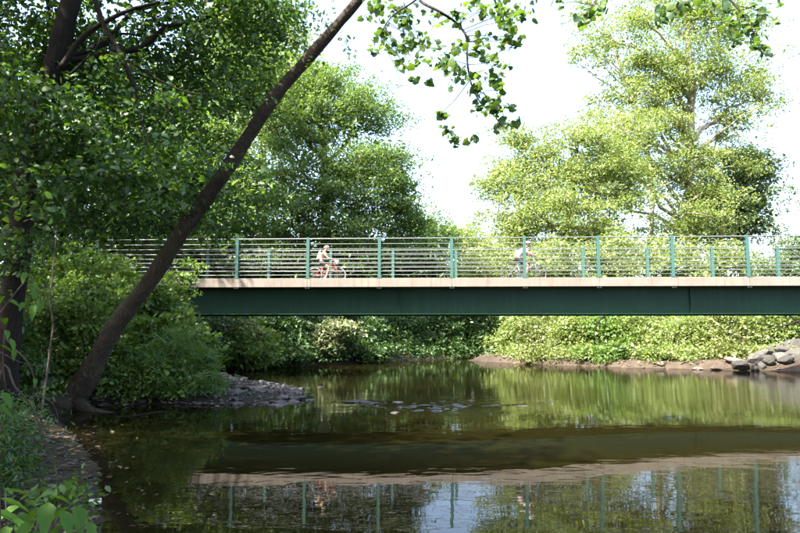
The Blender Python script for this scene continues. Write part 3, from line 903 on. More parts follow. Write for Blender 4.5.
    for nm, mt, rr, z0 in (('hair', M['hair'], .094, -.03), ('helmet', helmet, .112, .012)):
        vs, fs = [], []; n, mrow = 18, 7
        for i in range(mrow):
            ph = (math.pi / 2) * i / (mrow - 1)
            for j in range(n):
                a = 2 * math.pi * j / n; ln = 1.22 if nm == 'helmet' else 1.0
                ridge = 1.0 + (.035 if (nm == 'helmet' and j % 3 == 0 and i > 0) else 0)
                vs.append(head + Vector((-.008 * k + rr * ln * k * math.cos(ph) * math.cos(a), rr * .9 * k * math.cos(ph) * math.sin(a), (z0 + .02 + rr * .98 * math.sin(ph) * ridge) * k)))
        fs = [(i * n + j, i * n + (j + 1) % n, (i + 1) * n + (j + 1) % n, (i + 1) * n + j) for i in range(mrow - 1) for j in range(n)]
        fs.append(tuple(range(n - 1, -1, -1)))
        if nm == 'helmet': vs = [Vector(v) + Vector((0, 0, .0)) for v in vs]
        else: vs = [Vector(v) - Vector((.02 * k, 0, 0)) for v in vs]
        MB().add(vs, fs).build(nm, mt, t, smooth=True)
    if pack:
        m = MB(); c = hip.lerp(neck, .62) + Vector((-.19 * k, 0, .0)); ax = (neck - hip).normalized(); ang = math.atan2(ax.x, ax.z)
        m.box(c, (.13 * k, .26 * k, .36 * k), Matrix.Rotation(ang, 3, 'Y')); m.build('backpack', M['white_cloth'], t, bevel=.04)
    return t


def deck_pt(px, across):
    # intersect pixel column with the line `across` metres behind the near deck edge
    r = math.tan(BR_ANG); k_ = (px - 400) / FPX
    y = (BR_Y0 + across) / (1 - r * k_)
    return Vector((k_ * y, y, DECK_Z - 0.038))


l1 = deck_pt(326.3, 1.75)
bk, bb = bicycle('red bicycle ridden by the smaller rider on the bridge', l1, .285, .87, .70, (.27, 0, .80), M['bike_red'], M['tyre'], True)
person('small rider in cream top, dark shorts and cream helmet on the red bicycle', l1, (-.19, 0, .79), (-.08, 0, 1.15), (.0, 0, 1.27), (.24, 0, .84),
       ((-.02, .12), (-.10, .38)), ((.10, .56), (.14, .66)), .80, M['cream'], M['black'], M['helmet_cream'], M['white_plastic'], True)
l2 = deck_pt(524.0, 2.1)
bk2, bb = bicycle('grey blue bicycle ridden by the rider in white', l2, .335, 1.02, .86, (.36, 0, .98), M['bike_blue'], M['tyre_dark'], False)
person('rider in white shirt, black shorts and white helmet leaning forward on the bridge', l2, (-.24, 0, .92), (.06, 0, 1.28), (.18, 0, 1.42), (.34, 0, 1.02),
       ((.03, .14), (-.10, .46)), ((.16, .62), (.22, .78)), .95, M['white_cloth'], M['black'], M['white_plastic'], M['white_plastic'])


# ------------------------------------------------------------------ big trees on the left bank
b = gbase(2, 11.0)
make_tree('riverside_tree', 'dark straight trunk rising at the left edge of the picture', b,
          [b - Vector((0, 0, .4)), P(2, 380, 11), P(8, 330, 11), P(20, 240, 11), P(25, 190, 11), P(42, 110, 11), P(56, 60, 11), P(71, 0, 11), P(92, -80, 11.2), P(110, -200, 11.5)],
          [.32, .25, .21, .19, .19, .185, .175, .165, .14, .08],
          [px_lobe(40, 40, 12.6, 110, 90, 2.0), px_lobe(160, 70, 12.8, 110, 85, 2.0), px_lobe(60, 190, 13.2, 110, 60, 1.8), px_lobe(175, 185, 14, 85, 55, 1.6),
           px_lobe(45, 115, 9.6, 70, 50, .7), px_lobe(50, 185, 9.4, 60, 26, .5), px_lobe(110, 165, 10, 80, 40, .7), px_lobe(0, 70, 9.6, 34, 50, .6), px_lobe(-8, 250, 9.8, 26, 40, .5), px_lobe(262, 25, 13.6, 42, 40, 1.2), px_lobe(-110, 20, 11, 130, 180, 2.6), px_lobe(60, -150, 11, 200, 100, 3.5), px_lobe(230, 20, 13, 60, 70, 1.6), px_lobe(130, 130, 11, 90, 70, 1.0)],
          550, 120, .52, .105, M['leaf_near'], M['bark_dark'], 11, tmpl=OVAL, limb_from=.55, L=.5, nlimb=26, limb_r=.06, sep_limbs=True, sides=14)
# bare hanging limbs that read dark against the leaves
T1 = [o for o in bpy.data.objects if o.name == 'riverside_tree'][0]
for pth, r0 in (([(92, -10), (104, 25), (121, 55), (134, 88), (137, 110), (148, 140), (151, 165)], .05), ([(121, 55), (150, 75), (180, 90), (205, 95)], .025), ([(60, 70), (85, 35), (125, 12), (160, 2)], .06),
                ([(70, 75), (95, 50), (100, 38)], .03), ([(134, 88), (160, 100), (176, 118)], .018)):
    q = smooth_path([P(x_, y_, 10.6) for x_, y_ in pth], 4)
    MB().tube(q, lerp_list([r0, r0 * .35], len(q)), 7).build('branch', M['bark_dark'], T1, b, True)

# leaning tree
b = gbase(72, 13.9); b.z = 0.15
lean = thing('leaning_tree', 'bare trunk leaning from the left bank far over the water', 'tree', b)
tp = [P(60, 422, 13.9), P(72, 402, 13.9), P(95, 364, 13.8), P(115, 326, 13.7), P(147, 285, 13.6), P(176, 241, 13.4), P(201, 205, 13.3), P(225, 172, 13.1), P(246, 140, 13.0), P(277, 94, 12.8), P(312, 54, 12.6), P(347, 14, 12.3), P(375, -20, 12.1), P(430, -80, 11.6), P(490, -170, 11.0), P(540, -280, 10.6)]
tr_ = [.36, .28, .205, .182, .170, .160, .155, .145, .138, .125, .115, .102, .095, .085, .07, .04]
q = smooth_path(tp, 5); rr = random.Random(3)
mb_ = MB(); rads = lerp_list(tr_, len(q))
rads = [r * (1 + .05 * math.sin(i * .9) + .03 * math.sin(i * 2.3)) for i, r in enumerate(rads)]
mb_.tube(q, rads, 20, True, .05, rr); mb_.build('trunk', M['bark_lean'], lean, b, True)
for pth, rd in (([(70, 408), (48, 402), (25, 396), (0, 394), (-25, 398)], [.22, .19, .18, .17, .15]), ([(78, 404), (92, 412), (112, 415), (135, 420)], [.16, .10, .06, .03]), ([(66, 408), (55, 418), (35, 424)], [.2, .12, .05])):
    q = smooth_path([P(x_, y_, 13.7 - .25 * i) for i, (x_, y_) in enumerate(pth)], 4)
    mb_ = MB(); mb_.tube(q, lerp_list(rd, len(q)), 12, True, .06, rr); mb_.build('root', M['bark_lean'], lean, b, True)
# crown above the frame
g2 = np.random.default_rng(5)
cl = scatter_clumps([px_lobe(470, -190, 11, 130, 70, 2.2), px_lobe(560, -330, 10.5, 170, 90, 2.6), px_lobe(380, -120, 12, 60, 45, 1.2), px_lobe(690, -180, 10, 120, 60, 1.8)], 110, g2)
for c in cl[::6]:
    a = Vector(tp[13]).lerp(Vector(tp[15]), g2.random())
    pth = limb_path(a, c, g2); MB().tube(pth, lerp_list([.045, .012], len(pth)), 6).build('branch', M['bark_lean'], lean, b, True)
C, ax = leaves_in_clumps(cl, .6, 90, g2, 10, .5, .6)
tag(mkobj('crown', leaves_mesh('crown', C, .12, OVAL, b, .6, ax, g2), M['leaf_hang'], lean), kind='stuff')
# tufts of leaves growing straight from the leaning trunk
tuft = []
for (x_, y_, n_, s_) in ((345, 38, 14, 4), (347, 48, 12, 4), (352, 57, 8, 3), (318, 15, 16, 6), (325, 25, 8, 4), (305, 10, 14, 7), (308, 62, 10, 4), (318, 66, 8, 3), (262, 95, 10, 4), (330, 5, 8, 5)):
    for _ in range(n_): tuft.append(P(x_ + g2.normal(0, s_), y_ + g2.normal(0, s_), 12.4 + g2.normal(0, .25)))
tag(mkobj('leaf_tuft', leaves_mesh('leaf_tuft', np.array([tuple(t_) for t_ in tuft]), .10, OVAL, b, .4, None, g2), M['leaf_hang'], lean), kind='stuff')
# branches hanging into the frame, their leaves built one by one
lob_me = []
for q_ in range(4):
    V_, F_ = LOBED; V2 = V_.copy(); V2[:, 2] += rng.normal(0, .035, len(V2)); V2[:, 1] *= rng.uniform(.85, 1.1)
    me = np_mesh('leaf', V2, F_); me.materials.append(M['leaf_hang']); lob_me.append(me)
H = [
    ([(470, -60), (440, -22), (419, -2), (440, 12), (455, 22), (466, 36), (467, 52), (468, 68), (472, 86), (480, 102), (492, 113), (502, 127)], .026, 9.4, .26,
     [(438, 22, 6, 8), (460, 15, 10, 8), (478, 12, 12, 9), (495, 8, 12, 9), (510, 15, 10, 8), (525, 10, 8, 8), (505, 22, 6, 6), (480, 40, 8, 7), (505, 40, 10, 7), (515, 45, 6, 5), (520, 36, 2, 3),
      (478, 52, 8, 7), (490, 60, 8, 6), (500, 68, 8, 6), (460, 72, 10, 6), (472, 75, 5, 5), (495, 82, 8, 6), (500, 90, 4, 4), (475, 90, 6, 5), (485, 100, 8, 6), (495, 108, 10, 6), (510, 108, 6, 5), (478, 108, 6, 5), (500, 125, 6, 5), (515, 122, 3, 3),
      (453, 85, 3, 4), (443, 62, 10, 7), (455, 48, 8, 6), (475, 138, 6, 5)]),
    ([(440, -26), (417, -1), (396, 13), (386, 24), (380, 36)], .020, 9.6, .28,
     [(372, 8, 8, 8), (390, 12, 12, 10), (405, 18, 14, 10), (382, 38, 8, 7), (372, 48, 5, 5), (393, 48, 8, 6), (408, 40, 10, 8), (420, 42, 12, 8), (432, 50, 8, 8), (403, 66, 5, 5), (416, 62, 3, 4), (415, 80, 3, 3), (430, 82, 2, 3), (402, 85, 1, 2)]),
    ([(470, 80), (455, 100), (444, 112), (446, 128), (455, 140)], .007, 9.4, .6, [(442, 115, 3, 3), (445, 130, 4, 3), (455, 140, 5, 4), (453, 133, 3, 3)]),
    ([(640, -70), (610, -25), (596, 2), (588, 15)], .014, 8.8, .4, [(583, 22, 6, 5), (592, 12, 8, 6), (600, 8, 6, 5), (556, 3, 4, 4)]),
    ([(740, -70), (705, -20), (684, 2), (670, 18)], .016, 8.8, .28, [(670, 12, 14, 9), (685, 5, 10, 8), (660, 20, 6, 6), (705, 4, 8, 6)]),
    ([(640, -90), (700, -30), (735, 5), (752, 30), (763, 50)], .022, 8.9, .28, [(725, 10, 14, 10), (740, 18, 14, 10), (750, 30, 12, 9), (760, 10, 8, 8), (735, 38, 10, 7), (758, 45, 8, 6), (765, 54, 5, 4), (775, 20, 3, 3), (779, 3, 2, 2)]),
]
g3 = np.random.default_rng(9); extra = []
for pth, r0, Y0, keep, cls in H:
    q = smooth_path([P(x_, y_, Y0 + .12 * math.sin(i * 1.7)) for i, (x_, y_) in enumerate(pth)], 5)
    m = MB(); m.tube(q, lerp_list([r0, r0 * .7, r0 * .25], len(q)), 7)
    todo = []
    for (cx, cy, n_, s_) in cls:
        c = P(cx, cy, Y0 + g3.normal(0, .25))
        a = min(q, key=lambda v: (v - c).length + max(0, c.z - v.z) * .5)
        mid = a.lerp(c, .5) + Vector((0, 0, .04))
        m.tube([a, mid, c], [.006, .0045, .003], 5, False)
        for _ in range(int(n_ * 2.3)):
            e = P(cx + g3.normal(0, s_ * .72), cy + g3.normal(0, s_ * .72), c.y + g3.normal(0, .12))
            if g3.random() < keep: todo.append(e)
            else: extra.append(tuple(e))
    br = m.build('branch', M['bark_lean'], lean, b, True)
    for e in todo:
        lf = mkobj('leaf', lob_me[int(g3.integers(4))], None, br)
        s = .094 * math.exp(g3.normal(0, .22))
        lf.location = e - b; lf.scale = (s, s, s)
        lf.rotation_euler = (g3.normal(0, .6), g3.normal(.55, .5), g3.uniform(0, 6.28))
tag(mkobj('foliage', leaves_mesh('foliage', np.array(extra), .092, LOBED, b, .5, None, g3), M['leaf_hang'], lean), kind='stuff')

# trees of the left bank behind and beside the first trunk
b = gbase(60, 24)
make_tree('understory_tree', 'leafy dark tree behind the left trunk', b, [b - Vector((0, 0, .3)), P(62, 250, 24), P(75, 180, 24), P(90, 110, 24)], [.2, .17, .13, .06],
          [px_lobe(70, 215, 24, 75, 45, 2.2), px_lobe(120, 150, 24, 70, 55, 2.2), px_lobe(15, 190, 23, 60, 70, 2.2), px_lobe(150, 215, 25, 55, 40, 2), px_lobe(50, 110, 25, 80, 60, 2), px_lobe(40, 262, 22, 70, 25, 2)],
          200, 150, .8, .15, M['leaf_shade'], M['bark_dark'], 21, tmpl=DIA, core=(5000, .95, .28), L=.7)
b = gbase(196, 31.5)
make_tree('bank_tree', 'broad green tree behind the leaning trunk', b, [b - Vector((0, 0, .3)), P(196, 260, 31.5), P(200, 180, 31.5), P(205, 90, 31.5)], [.3, .26, .2, .08],
          [px_lobe(190, 160, 31, 60, 60, 2.6), px_lobe(150, 220, 31, 65, 45, 2.6), px_lobe(235, 195, 31, 45, 55, 2.6), px_lobe(205, 90, 32, 60, 45, 2.6), px_lobe(255, 70, 33, 45, 45, 2.4), px_lobe(210, 245, 31, 60, 30, 2.5)],
          160, 260, 1.1, .17, M['leaf_mid'], M['bark_grey'], 22, tmpl=DIA, flat=.5, core=(7000, .9, .34), L=.8, nlimb=18)
b = gbase(325, 39)
make_tree('round_tree', 'tall rounded green tree behind the bridge left of the open sky', b, [b - Vector((0, 0, .3)), P(326, 240, 39), P(325, 180, 39), P(320, 110, 39), P(312, 60, 39)], [.34, .30, .26, .18, .06],
          [px_lobe(312, 82, 39, 42, 28, 2.6), px_lobe(345, 115, 39, 55, 45, 3), px_lobe(290, 130, 38, 50, 50, 3), px_lobe(378, 165, 38, 36, 35, 2.6), px_lobe(335, 180, 37.5, 75, 45, 3), px_lobe(398, 195, 39, 26, 28, 2), px_lobe(275, 205, 37, 55, 45, 3), px_lobe(350, 232, 38, 70, 25, 2.8), px_lobe(408, 228, 40, 24, 18, 2)],
          240, 330, 1.1, .15, M['leaf_mid'], M['bark_grey'], 23, tmpl=DIA, flat=.5, core=(4500, .75, .30), L=.9, nlimb=24, limb_r=.1)
b = gbase(262, 46)
make_tree('yellow_tree', 'tall yellowish tree whose top shows behind the leaning trunk', b, [b - Vector((0, 0, .3)), P(262, 200, 46), P(265, 80, 46), P(268, 10, 46)], [.34, .3, .2, .06],
          [px_lobe(270, 45, 46, 50, 35, 3), px_lobe(300, 90, 46, 50, 35, 3), px_lobe(240, 110, 46, 55, 60, 3), px_lobe(235, 30, 46, 40, 40, 3)],
          90, 220, 1.4, .20, M['leaf_bright'], M['bark_grey'], 24, tmpl=DIA, flat=.5, core=(4000, .9, .36), L=1.0, nlimb=12, limb_r=.1)
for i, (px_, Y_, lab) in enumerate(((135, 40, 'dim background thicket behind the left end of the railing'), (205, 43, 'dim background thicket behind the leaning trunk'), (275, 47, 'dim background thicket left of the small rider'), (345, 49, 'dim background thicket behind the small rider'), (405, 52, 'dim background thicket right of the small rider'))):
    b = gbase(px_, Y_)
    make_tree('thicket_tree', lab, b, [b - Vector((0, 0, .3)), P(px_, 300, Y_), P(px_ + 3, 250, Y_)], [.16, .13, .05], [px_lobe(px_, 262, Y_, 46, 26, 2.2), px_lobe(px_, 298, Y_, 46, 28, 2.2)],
              170, 110, 1.0, .24, M['leaf_deep_shade'], M['bark_grey'], 80 + i, tmpl=DIA, core=(2500, 1.0, .4), L=.9, nlimb=8, group='thickets behind the left half of the bridge')
# far trees in the gap and at the right edge
for i, (px_, Y_, lob, lab, mt) in enumerate((
        (440, 66, [(437, 243, 22, 22), (425, 228, 14, 16)], 'low dark far tree right of the rounded tree', 'leaf_mid'),
        (470, 72, [(466, 238, 20, 20), (478, 252, 22, 18)], 'small pale far tree in the middle of the sky gap', 'leaf_bright'),
        (508, 60, [(505, 262, 30, 20), (520, 250, 24, 18)], 'low bright far tree behind the rider in white', 'leaf_bright'),
        (792, 64, [(792, 252, 18, 18), (775, 268, 26, 16), (805, 262, 20, 26)], 'hazy low tree at the right end of the bridge', 'leaf_blue'))):
    b = gbase(px_, Y_)
    make_tree('far_tree', lab, b, [b - Vector((0, 0, .3)), P(px_, 290, Y_), P(px_, lob[0][1], Y_)], [.25, .2, .06],
              [px_lobe(x_, y_, Y_, rx_, rz_, 2.5) for x_, y_, rx_, rz_ in lob] + [px_lobe(px_, 290, Y_, 26, 26, 2.5)], 110, 110, 1.2, .26, M[mt], M['bark_grey'], 30 + i, tmpl=DIA, L=1.1, group='far trees beyond the bridge', nlimb=8)

# ------------------------------------------------------------------ right group
b = gbase(692, 47)
make_tree('tall_pale_tree', 'tallest pale trunked tree towering over the right half of the bridge', b,
          [b - Vector((0, 0, .4)), P(692, 250, 47), P(690, 190, 47), P(691, 130, 47), P(690, 70, 47), P(686, 10, 47), P(684, -60, 47)], [.45, .40, .34, .28, .22, .15, .05],
          [px_lobe(690, 5, 47, 70, 40, 3.2), px_lobe(640, 60, 46, 45, 45, 3), px_lobe(715, 70, 47, 55, 38, 3), px_lobe(662, 120, 46, 55, 45, 3), px_lobe(735, 118, 47, 35, 28, 2.6), px_lobe(768, 103, 48, 26, 10, 1.6),
           px_lobe(640, 170, 45, 55, 45, 3), px_lobe(700, 165, 47, 45, 40, 3), px_lobe(690, 225, 45, 60, 30, 3), px_lobe(740, 25, 48, 35, 25, 2.4), px_lobe(742, 160, 48, 28, 24, 2.2), px_lobe(752, 75, 48, 22, 18, 1.8), px_lobe(610, 40, 47, 22, 22, 1.8), px_lobe(622, 135, 45.5, 42, 40, 2.6), px_lobe(675, 75, 46.5, 45, 40, 2.6), px_lobe(705, 200, 46, 45, 32, 2.6)],
          300, 330, 1.15, .155, M['leaf_bright'], M['bark_pale'], 41, tmpl=DIA, flat=.5, core=(2600, .6, .28), L=1.0, nlimb=44, limb_r=.14, shell=1.5)
b = gbase(742, 50)
make_tree('shaded_tree', 'tree with shade-darkened bluish leaves to the right of the pale trunk', b, [b - Vector((0, 0, .3)), P(742, 250, 50), P(740, 170, 50)], [.3, .24, .06],
          [px_lobe(738, 190, 50, 38, 35, 3), px_lobe(725, 225, 50, 45, 30, 3), px_lobe(752, 165, 51, 20, 18, 2), px_lobe(755, 215, 50, 18, 25, 2)],
          80, 200, 1.2, .20, M['leaf_blue'], M['bark_grey'], 42, tmpl=DIA, flat=.5, core=(2500, .8, .34), L=1.0, nlimb=14, limb_r=.09)
b = gbase(562, 42)
make_tree('wide_bright_tree', 'wide bright yellow green tree right of the sky gap', b, [b - Vector((0, 0, .3)), P(566, 250, 42), P(572, 200, 42), P(578, 140, 42)], [.34, .3, .2, .08],
          [px_lobe(585, 150, 42, 42, 32, 2.8), px_lobe(545, 170, 42, 38, 26, 2.6), px_lobe(505, 180, 42, 30, 24, 2.2), px_lobe(560, 210, 41, 65, 38, 3), px_lobe(615, 195, 42, 42, 45, 2.8), px_lobe(520, 225, 41, 32, 22, 2.4), px_lobe(600, 245, 41, 60, 25, 2.6), px_lobe(520, 140, 42.5, 24, 14, 1.6)],
          200, 330, 1.05, .145, M['leaf_bright'], M['bark_grey'], 43, tmpl=DIA, flat=.5, core=(3200, .7, .28), L=.9, nlimb=24, limb_r=.09)
b = gbase(640, 52)
make_tree('thin_tree', 'thin tree with sparse upright leaning branches above the bright tree', b, [b - Vector((0, 0, .3)), P(652, 200, 52), P(640, 120, 52), P(618, 60, 52), P(600, 10, 52), P(588, -20, 52)], [.26, .22, .16, .1, .06, .03],
          [px_lobe(590, 10, 52, 14, 20, 1.2), px_lobe(605, 55, 52, 20, 22, 1.4), px_lobe(578, 60, 52, 12, 14, 1.2), px_lobe(625, 95, 52, 25, 25, 1.8), px_lobe(600, 105, 52, 16, 18, 1.2), px_lobe(640, 20, 52, 18, 25, 1.5)],
          85, 60, .8, .22, M['leaf_bright'], M['bark_pale'], 44, tmpl=DIA, L=.9, nlimb=20, limb_r=.07)
for i, (px_, Y_, ys_, rx_, rz_, lab) in enumerate(((545, 37, 262, 34, 26, 'light green young tree just right of the rider in white'), (612, 38, 258, 38, 28, 'light green young tree below the wide bright tree'),
                                                   (668, 38, 262, 34, 26, 'light green young tree in front of the pale trunk'), (722, 39, 266, 34, 24, 'light green young tree below the shaded tree'), (480, 44, 272, 26, 20, 'light green young tree behind the rail left of the rider in white'))):
    b = gbase(px_, Y_)
    make_tree('young_tree', lab, b, [b - Vector((0, 0, .3)), P(px_, 310, Y_), P(px_, ys_, Y_)], [.12, .1, .04], [px_lobe(px_, ys_, Y_, rx_, rz_, 1.8), px_lobe(px_, ys_ + 32, Y_, rx_ * 1.1, 24, 1.8)],
              95, 110, .7, .17, M['leaf_bright'], M['bark_grey'], 50 + i, tmpl=DIA, L=.7, nlimb=8, group='young trees behind the right half of the bridge')

# shading trees standing left of the frame, on the same wooded bank; last two added overhead to block sky light
for i, (x_, y_, h_, r_) in enumerate(((-8.5, 2.5, 12, 3.6), (-12.5, 8.0, 15, 4.2), (-15.5, 15.5, 15, 4.2), (-18, 22, 15, 4.2), (-19, 29.5, 14, 4), (-5.5, -3.5, 13, 4.6), (-3.2, -9.0, 14, 4.6))):
    b = Vector((x_, y_, tz(x_, y_)))
    make_tree('woodland_tree', ('tall woodland tree beside the photographer', 'tall woodland tree left of the first trunk', 'woodland tree at the left end of the bridge approach', 'woodland tree beyond the left approach path', 'woodland tree far back on the left bank', 'unseen woodland tree added for shade, arching over the photographer', 'unseen woodland tree added for shade behind the photographer')[i], b,
              [b - Vector((0, 0, .3)), b + Vector((.1, .1, h_ * .4)), b + Vector((.3, 0, h_ * .8)), b + Vector((.3, 0, h_))], [.32, .27, .16, .05],
              [((x_, y_, b.z + h_ * .72), (r_, r_, h_ * .26), 2), ((x_ + r_ * .5, y_, b.z + h_ * .5), (r_ * .8, r_ * .9, h_ * .16), 1), ((x_ - r_ * .3, y_ + r_ * .4, b.z + h_ * .42), (r_ * .8, r_ * .8, h_ * .14), 1)],
              (190, 130, 110, 150, 150, 200, 190)[i], 90, 1.0, .22, M['leaf_shade'], M['bark_dark'], 60 + i, tmpl=DIA, L=.9, nlimb=10, group='woodland trees left of the view')

# ------------------------------------------------------------------ shrubs
def shrub_row(rows, group):
    for i, (name, lab, px_, Y_, lobs, nc, per, cr, leaf, mt, tm) in enumerate(rows):
        b = gbase(px_, Y_)
        make_shrub(name, lab, b, [px_lobe(*l) for l in lobs], nc, per, cr, leaf, M[mt], M['bark_grey'], 100 + i + int(px_), tm, group, L=.35 if Y_ < 20 else .6)


shrub_row([
    ('bank_shrub', 'leafy shrub filling the bank between the two left trunks', 60, 14.6, [(55, 330, 14.6, 55, 45, 1.1), (95, 300, 15, 40, 35, 1.0), (20, 350, 14, 45, 40, 1.0), (70, 372, 14.6, 45, 20, .8)], 105, 130, .34, .105, 'leaf_shrub', OVAL),
    ('bank_shrub', 'leafy shrub under the bridge deck just right of the leaning trunk', 165, 16.6, [(154, 335, 16.4, 36, 40, 1.1), (135, 302, 17, 42, 24, 1.0), (172, 310, 17.6, 22, 24, .9), (184, 272, 17.8, 10, 14, .4), (188, 352, 16.4, 18, 26, .8), (130, 360, 15.6, 40, 35, .9), (95, 285, 17.5, 36, 14, .8)], 140, 140, .34, .115, 'leaf_shrub', OVAL),
    ('bank_shrub', 'low shrub behind the base of the leaning trunk', 120, 15.2, [(118, 385, 15.0, 35, 22, .7), (160, 380, 15.0, 40, 22, .7)], 70, 110, .34, .08, 'leaf_shrub', OVAL),
    ('bank_shrub', 'bright leafy sapling in front of the railing at the left end', 90, 18.5, [(80, 262, 18.5, 32, 16, .8), (70, 288, 18.5, 40, 22, .9), (125, 284, 18.5, 32, 10, .7)], 55, 100, .34, .12, 'leaf_shrub', OVAL),
    ('bank_shrub', 'dim shrub low at the left picture edge', 10, 12.4, [(15, 372, 12.3, 35, 22, .7), (-20, 340, 12.2, 40, 50, .9)], 60, 110, .38, .09, 'leaf_near', OVAL),
], 'shrubs on the left bank')
shrub_row([('grassy_shrub', 'fine bladed grassy shrub at the water edge', 180, 15.4, [(182, 368, 15.3, 30, 30, .8), (160, 375, 15.2, 35, 24, .7), (200, 385, 15.4, 16, 14, .5)], 120, 150, .34, .22, 'leaf_grass', BLADE)], None)
far_l = [('far_shrub', 'low dark shrub closing the far shore between the taller ones', 418, 38.6, [(418, 345, 38.4, 26, 12, 1.2), (440, 350, 38.8, 26, 9, 1.0)], 80, 115, .55, .16, 'leaf_deep_shade', DIA), ('far_shrub', 'low dark shrub behind the tip of the sand bar', 478, 40.6, [(478, 346, 40.4, 26, 10, 1.1), (500, 348, 41.5, 22, 9, 1.0)], 70, 115, .55, .16, 'leaf_deep_shade', DIA)]
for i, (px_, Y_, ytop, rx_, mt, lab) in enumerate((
        (226, 28.6, 318, 22, 'leaf_deep_shade', 'green shrub under the bridge beside the grassy shrub'), (252, 28.8, 322, 18, 'leaf_shrub', 'yellow green shrub at the back of the gravel bar'),
        (262, 31, 300, 34, 'leaf_deep_shade', 'tall dark shrub above the gravel bar'), (283, 31.0, 330, 22, 'leaf_deep_shade', 'low dark shrub left of the cream leaved bush'), (310, 33.5, 305, 30, 'leaf_deep_shade', 'tall dark shrub behind the cream leaved bush'),
        (360, 34.8, 325, 26, 'leaf_deep_shade', 'green shrub right of the cream leaved bush'), (352, 37.5, 300, 36, 'leaf_deep_shade', 'tall dark shrub beneath the small rider'), (398, 38.6, 312, 28, 'leaf_deep_shade', 'green shrub hanging over the middle of the far shore'),
        (432, 40.0, 305, 30, 'leaf_deep_shade', 'dark shrub mass right of the far shore middle'), (466, 41.4, 305, 28, 'leaf_deep_shade', 'dark shrub at the river bend'), (494, 43.6, 308, 26, 'leaf_deep_shade', 'farthest dark shrub where the river bends away'))):
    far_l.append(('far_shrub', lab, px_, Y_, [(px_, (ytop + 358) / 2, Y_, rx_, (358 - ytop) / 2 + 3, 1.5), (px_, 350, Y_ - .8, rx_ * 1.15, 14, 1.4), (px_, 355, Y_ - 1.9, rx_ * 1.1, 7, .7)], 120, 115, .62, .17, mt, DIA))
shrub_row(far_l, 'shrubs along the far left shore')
shrub_row([('cream_bush', 'cream leaved bush overhanging the far water', 328, 31.5, [(326, 336, 31.5, 17, 14, .9), (312, 345, 31.4, 10, 8, .6), (340, 328, 31.6, 14, 10, .7)], 40, 90, .45, .17, 'leaf_pale', DIA),
           ('cream_bush', 'small whitish leaved bush left of the dark shrubs', 248, 28.0, [(250, 337, 28.0, 10, 14, .5), (258, 345, 28.0, 8, 8, .4)], 22, 80, .36, .15, 'leaf_pale', DIA)], 'cream leaved bushes')
right = []
for i, (px_, Y_, ytop, rx_, lab) in enumerate(((520, 35.2, 318, 24, 'bright shrub at the tip of the sand bar'), (545, 33.6, 322, 24, 'bright round shrub right of the sand bar tip'), (580, 32.4, 318, 28, 'bright shrub below the hanging dead twigs'),
                                             (615, 31.6, 322, 26, 'bright shrub right of the hanging dead twigs'), (648, 31.0, 318, 28, 'bright shrub in the middle of the right bank'), (684, 30.6, 320, 28, 'bright shrub above the reddish rock'),
                                             (722, 30.4, 316, 30, 'bright shrub left of the boulders'), (762, 30.6, 314, 30, 'bright shrub behind the boulders'), (800, 30.6, 312, 34, 'bright shrub at the right picture edge'),
                                             (560, 37, 296, 34, 'taller bright shrub behind the sand bar'), (632, 36.5, 292, 38, 'taller bright shrub behind the right bank middle'), (705, 36.5, 292, 38, 'taller bright shrub behind the reddish rock'), (778, 36, 290, 40, 'taller bright shrub behind the boulders'))):
    dy_ = (0, -5, 3, -8, 5, -3, 2, -6, 4, 0, 6, -6, 3)[i]
    right.append(('right_shrub', lab, px_, Y_, [(px_, (ytop + dy_ + 354) / 2, Y_, rx_, (354 - ytop - dy_) / 2 + 2, 1.2), (px_ + dy_, 354, Y_ - 1.7, rx_ * .95, 8, .8), (px_ - 2 * dy_, ytop + 8, Y_, rx_ * .5, 12, .8)], 95, 150, .5, .125 if i % 3 else .15, ('leaf_bright', 'leaf_olive', 'leaf_bright', 'leaf_shrub', 'leaf_bright')[i % 5], DIA))
shrub_row(right, 'shrubs along the right bank')

# ------------------------------------------------------------------ stones
def rock_mesh(name, seed, flat=.65, sub=2, mat=None):
    r_ = random.Random(seed); bm = bmesh.new(); bmesh.ops.create_icosphere(bm, subdivisions=sub, radius=.5)
    pl = [(Vector((r_.gauss(0, 1), r_.gauss(0, 1), r_.gauss(0, 1))).normalized(), r_.uniform(.30, .46)) for _ in range(9)]
    for v in bm.verts:
        for n_, d_ in pl:
            e = v.co.dot(n_)
            if e > d_: v.co -= n_ * (e - d_)
        v.co *= r_.uniform(.97, 1.04) if sub < 3 else 1 + .035 * math.sin(v.co.x * 17 + seed) * math.cos(v.co.y * 13 + v.co.z * 11) + r_.uniform(-.012, .012); v.co.z *= flat
    me = bpy.data.meshes.new(name); bm.to_mesh(me); bm.free(); me.materials.append(mat); return me


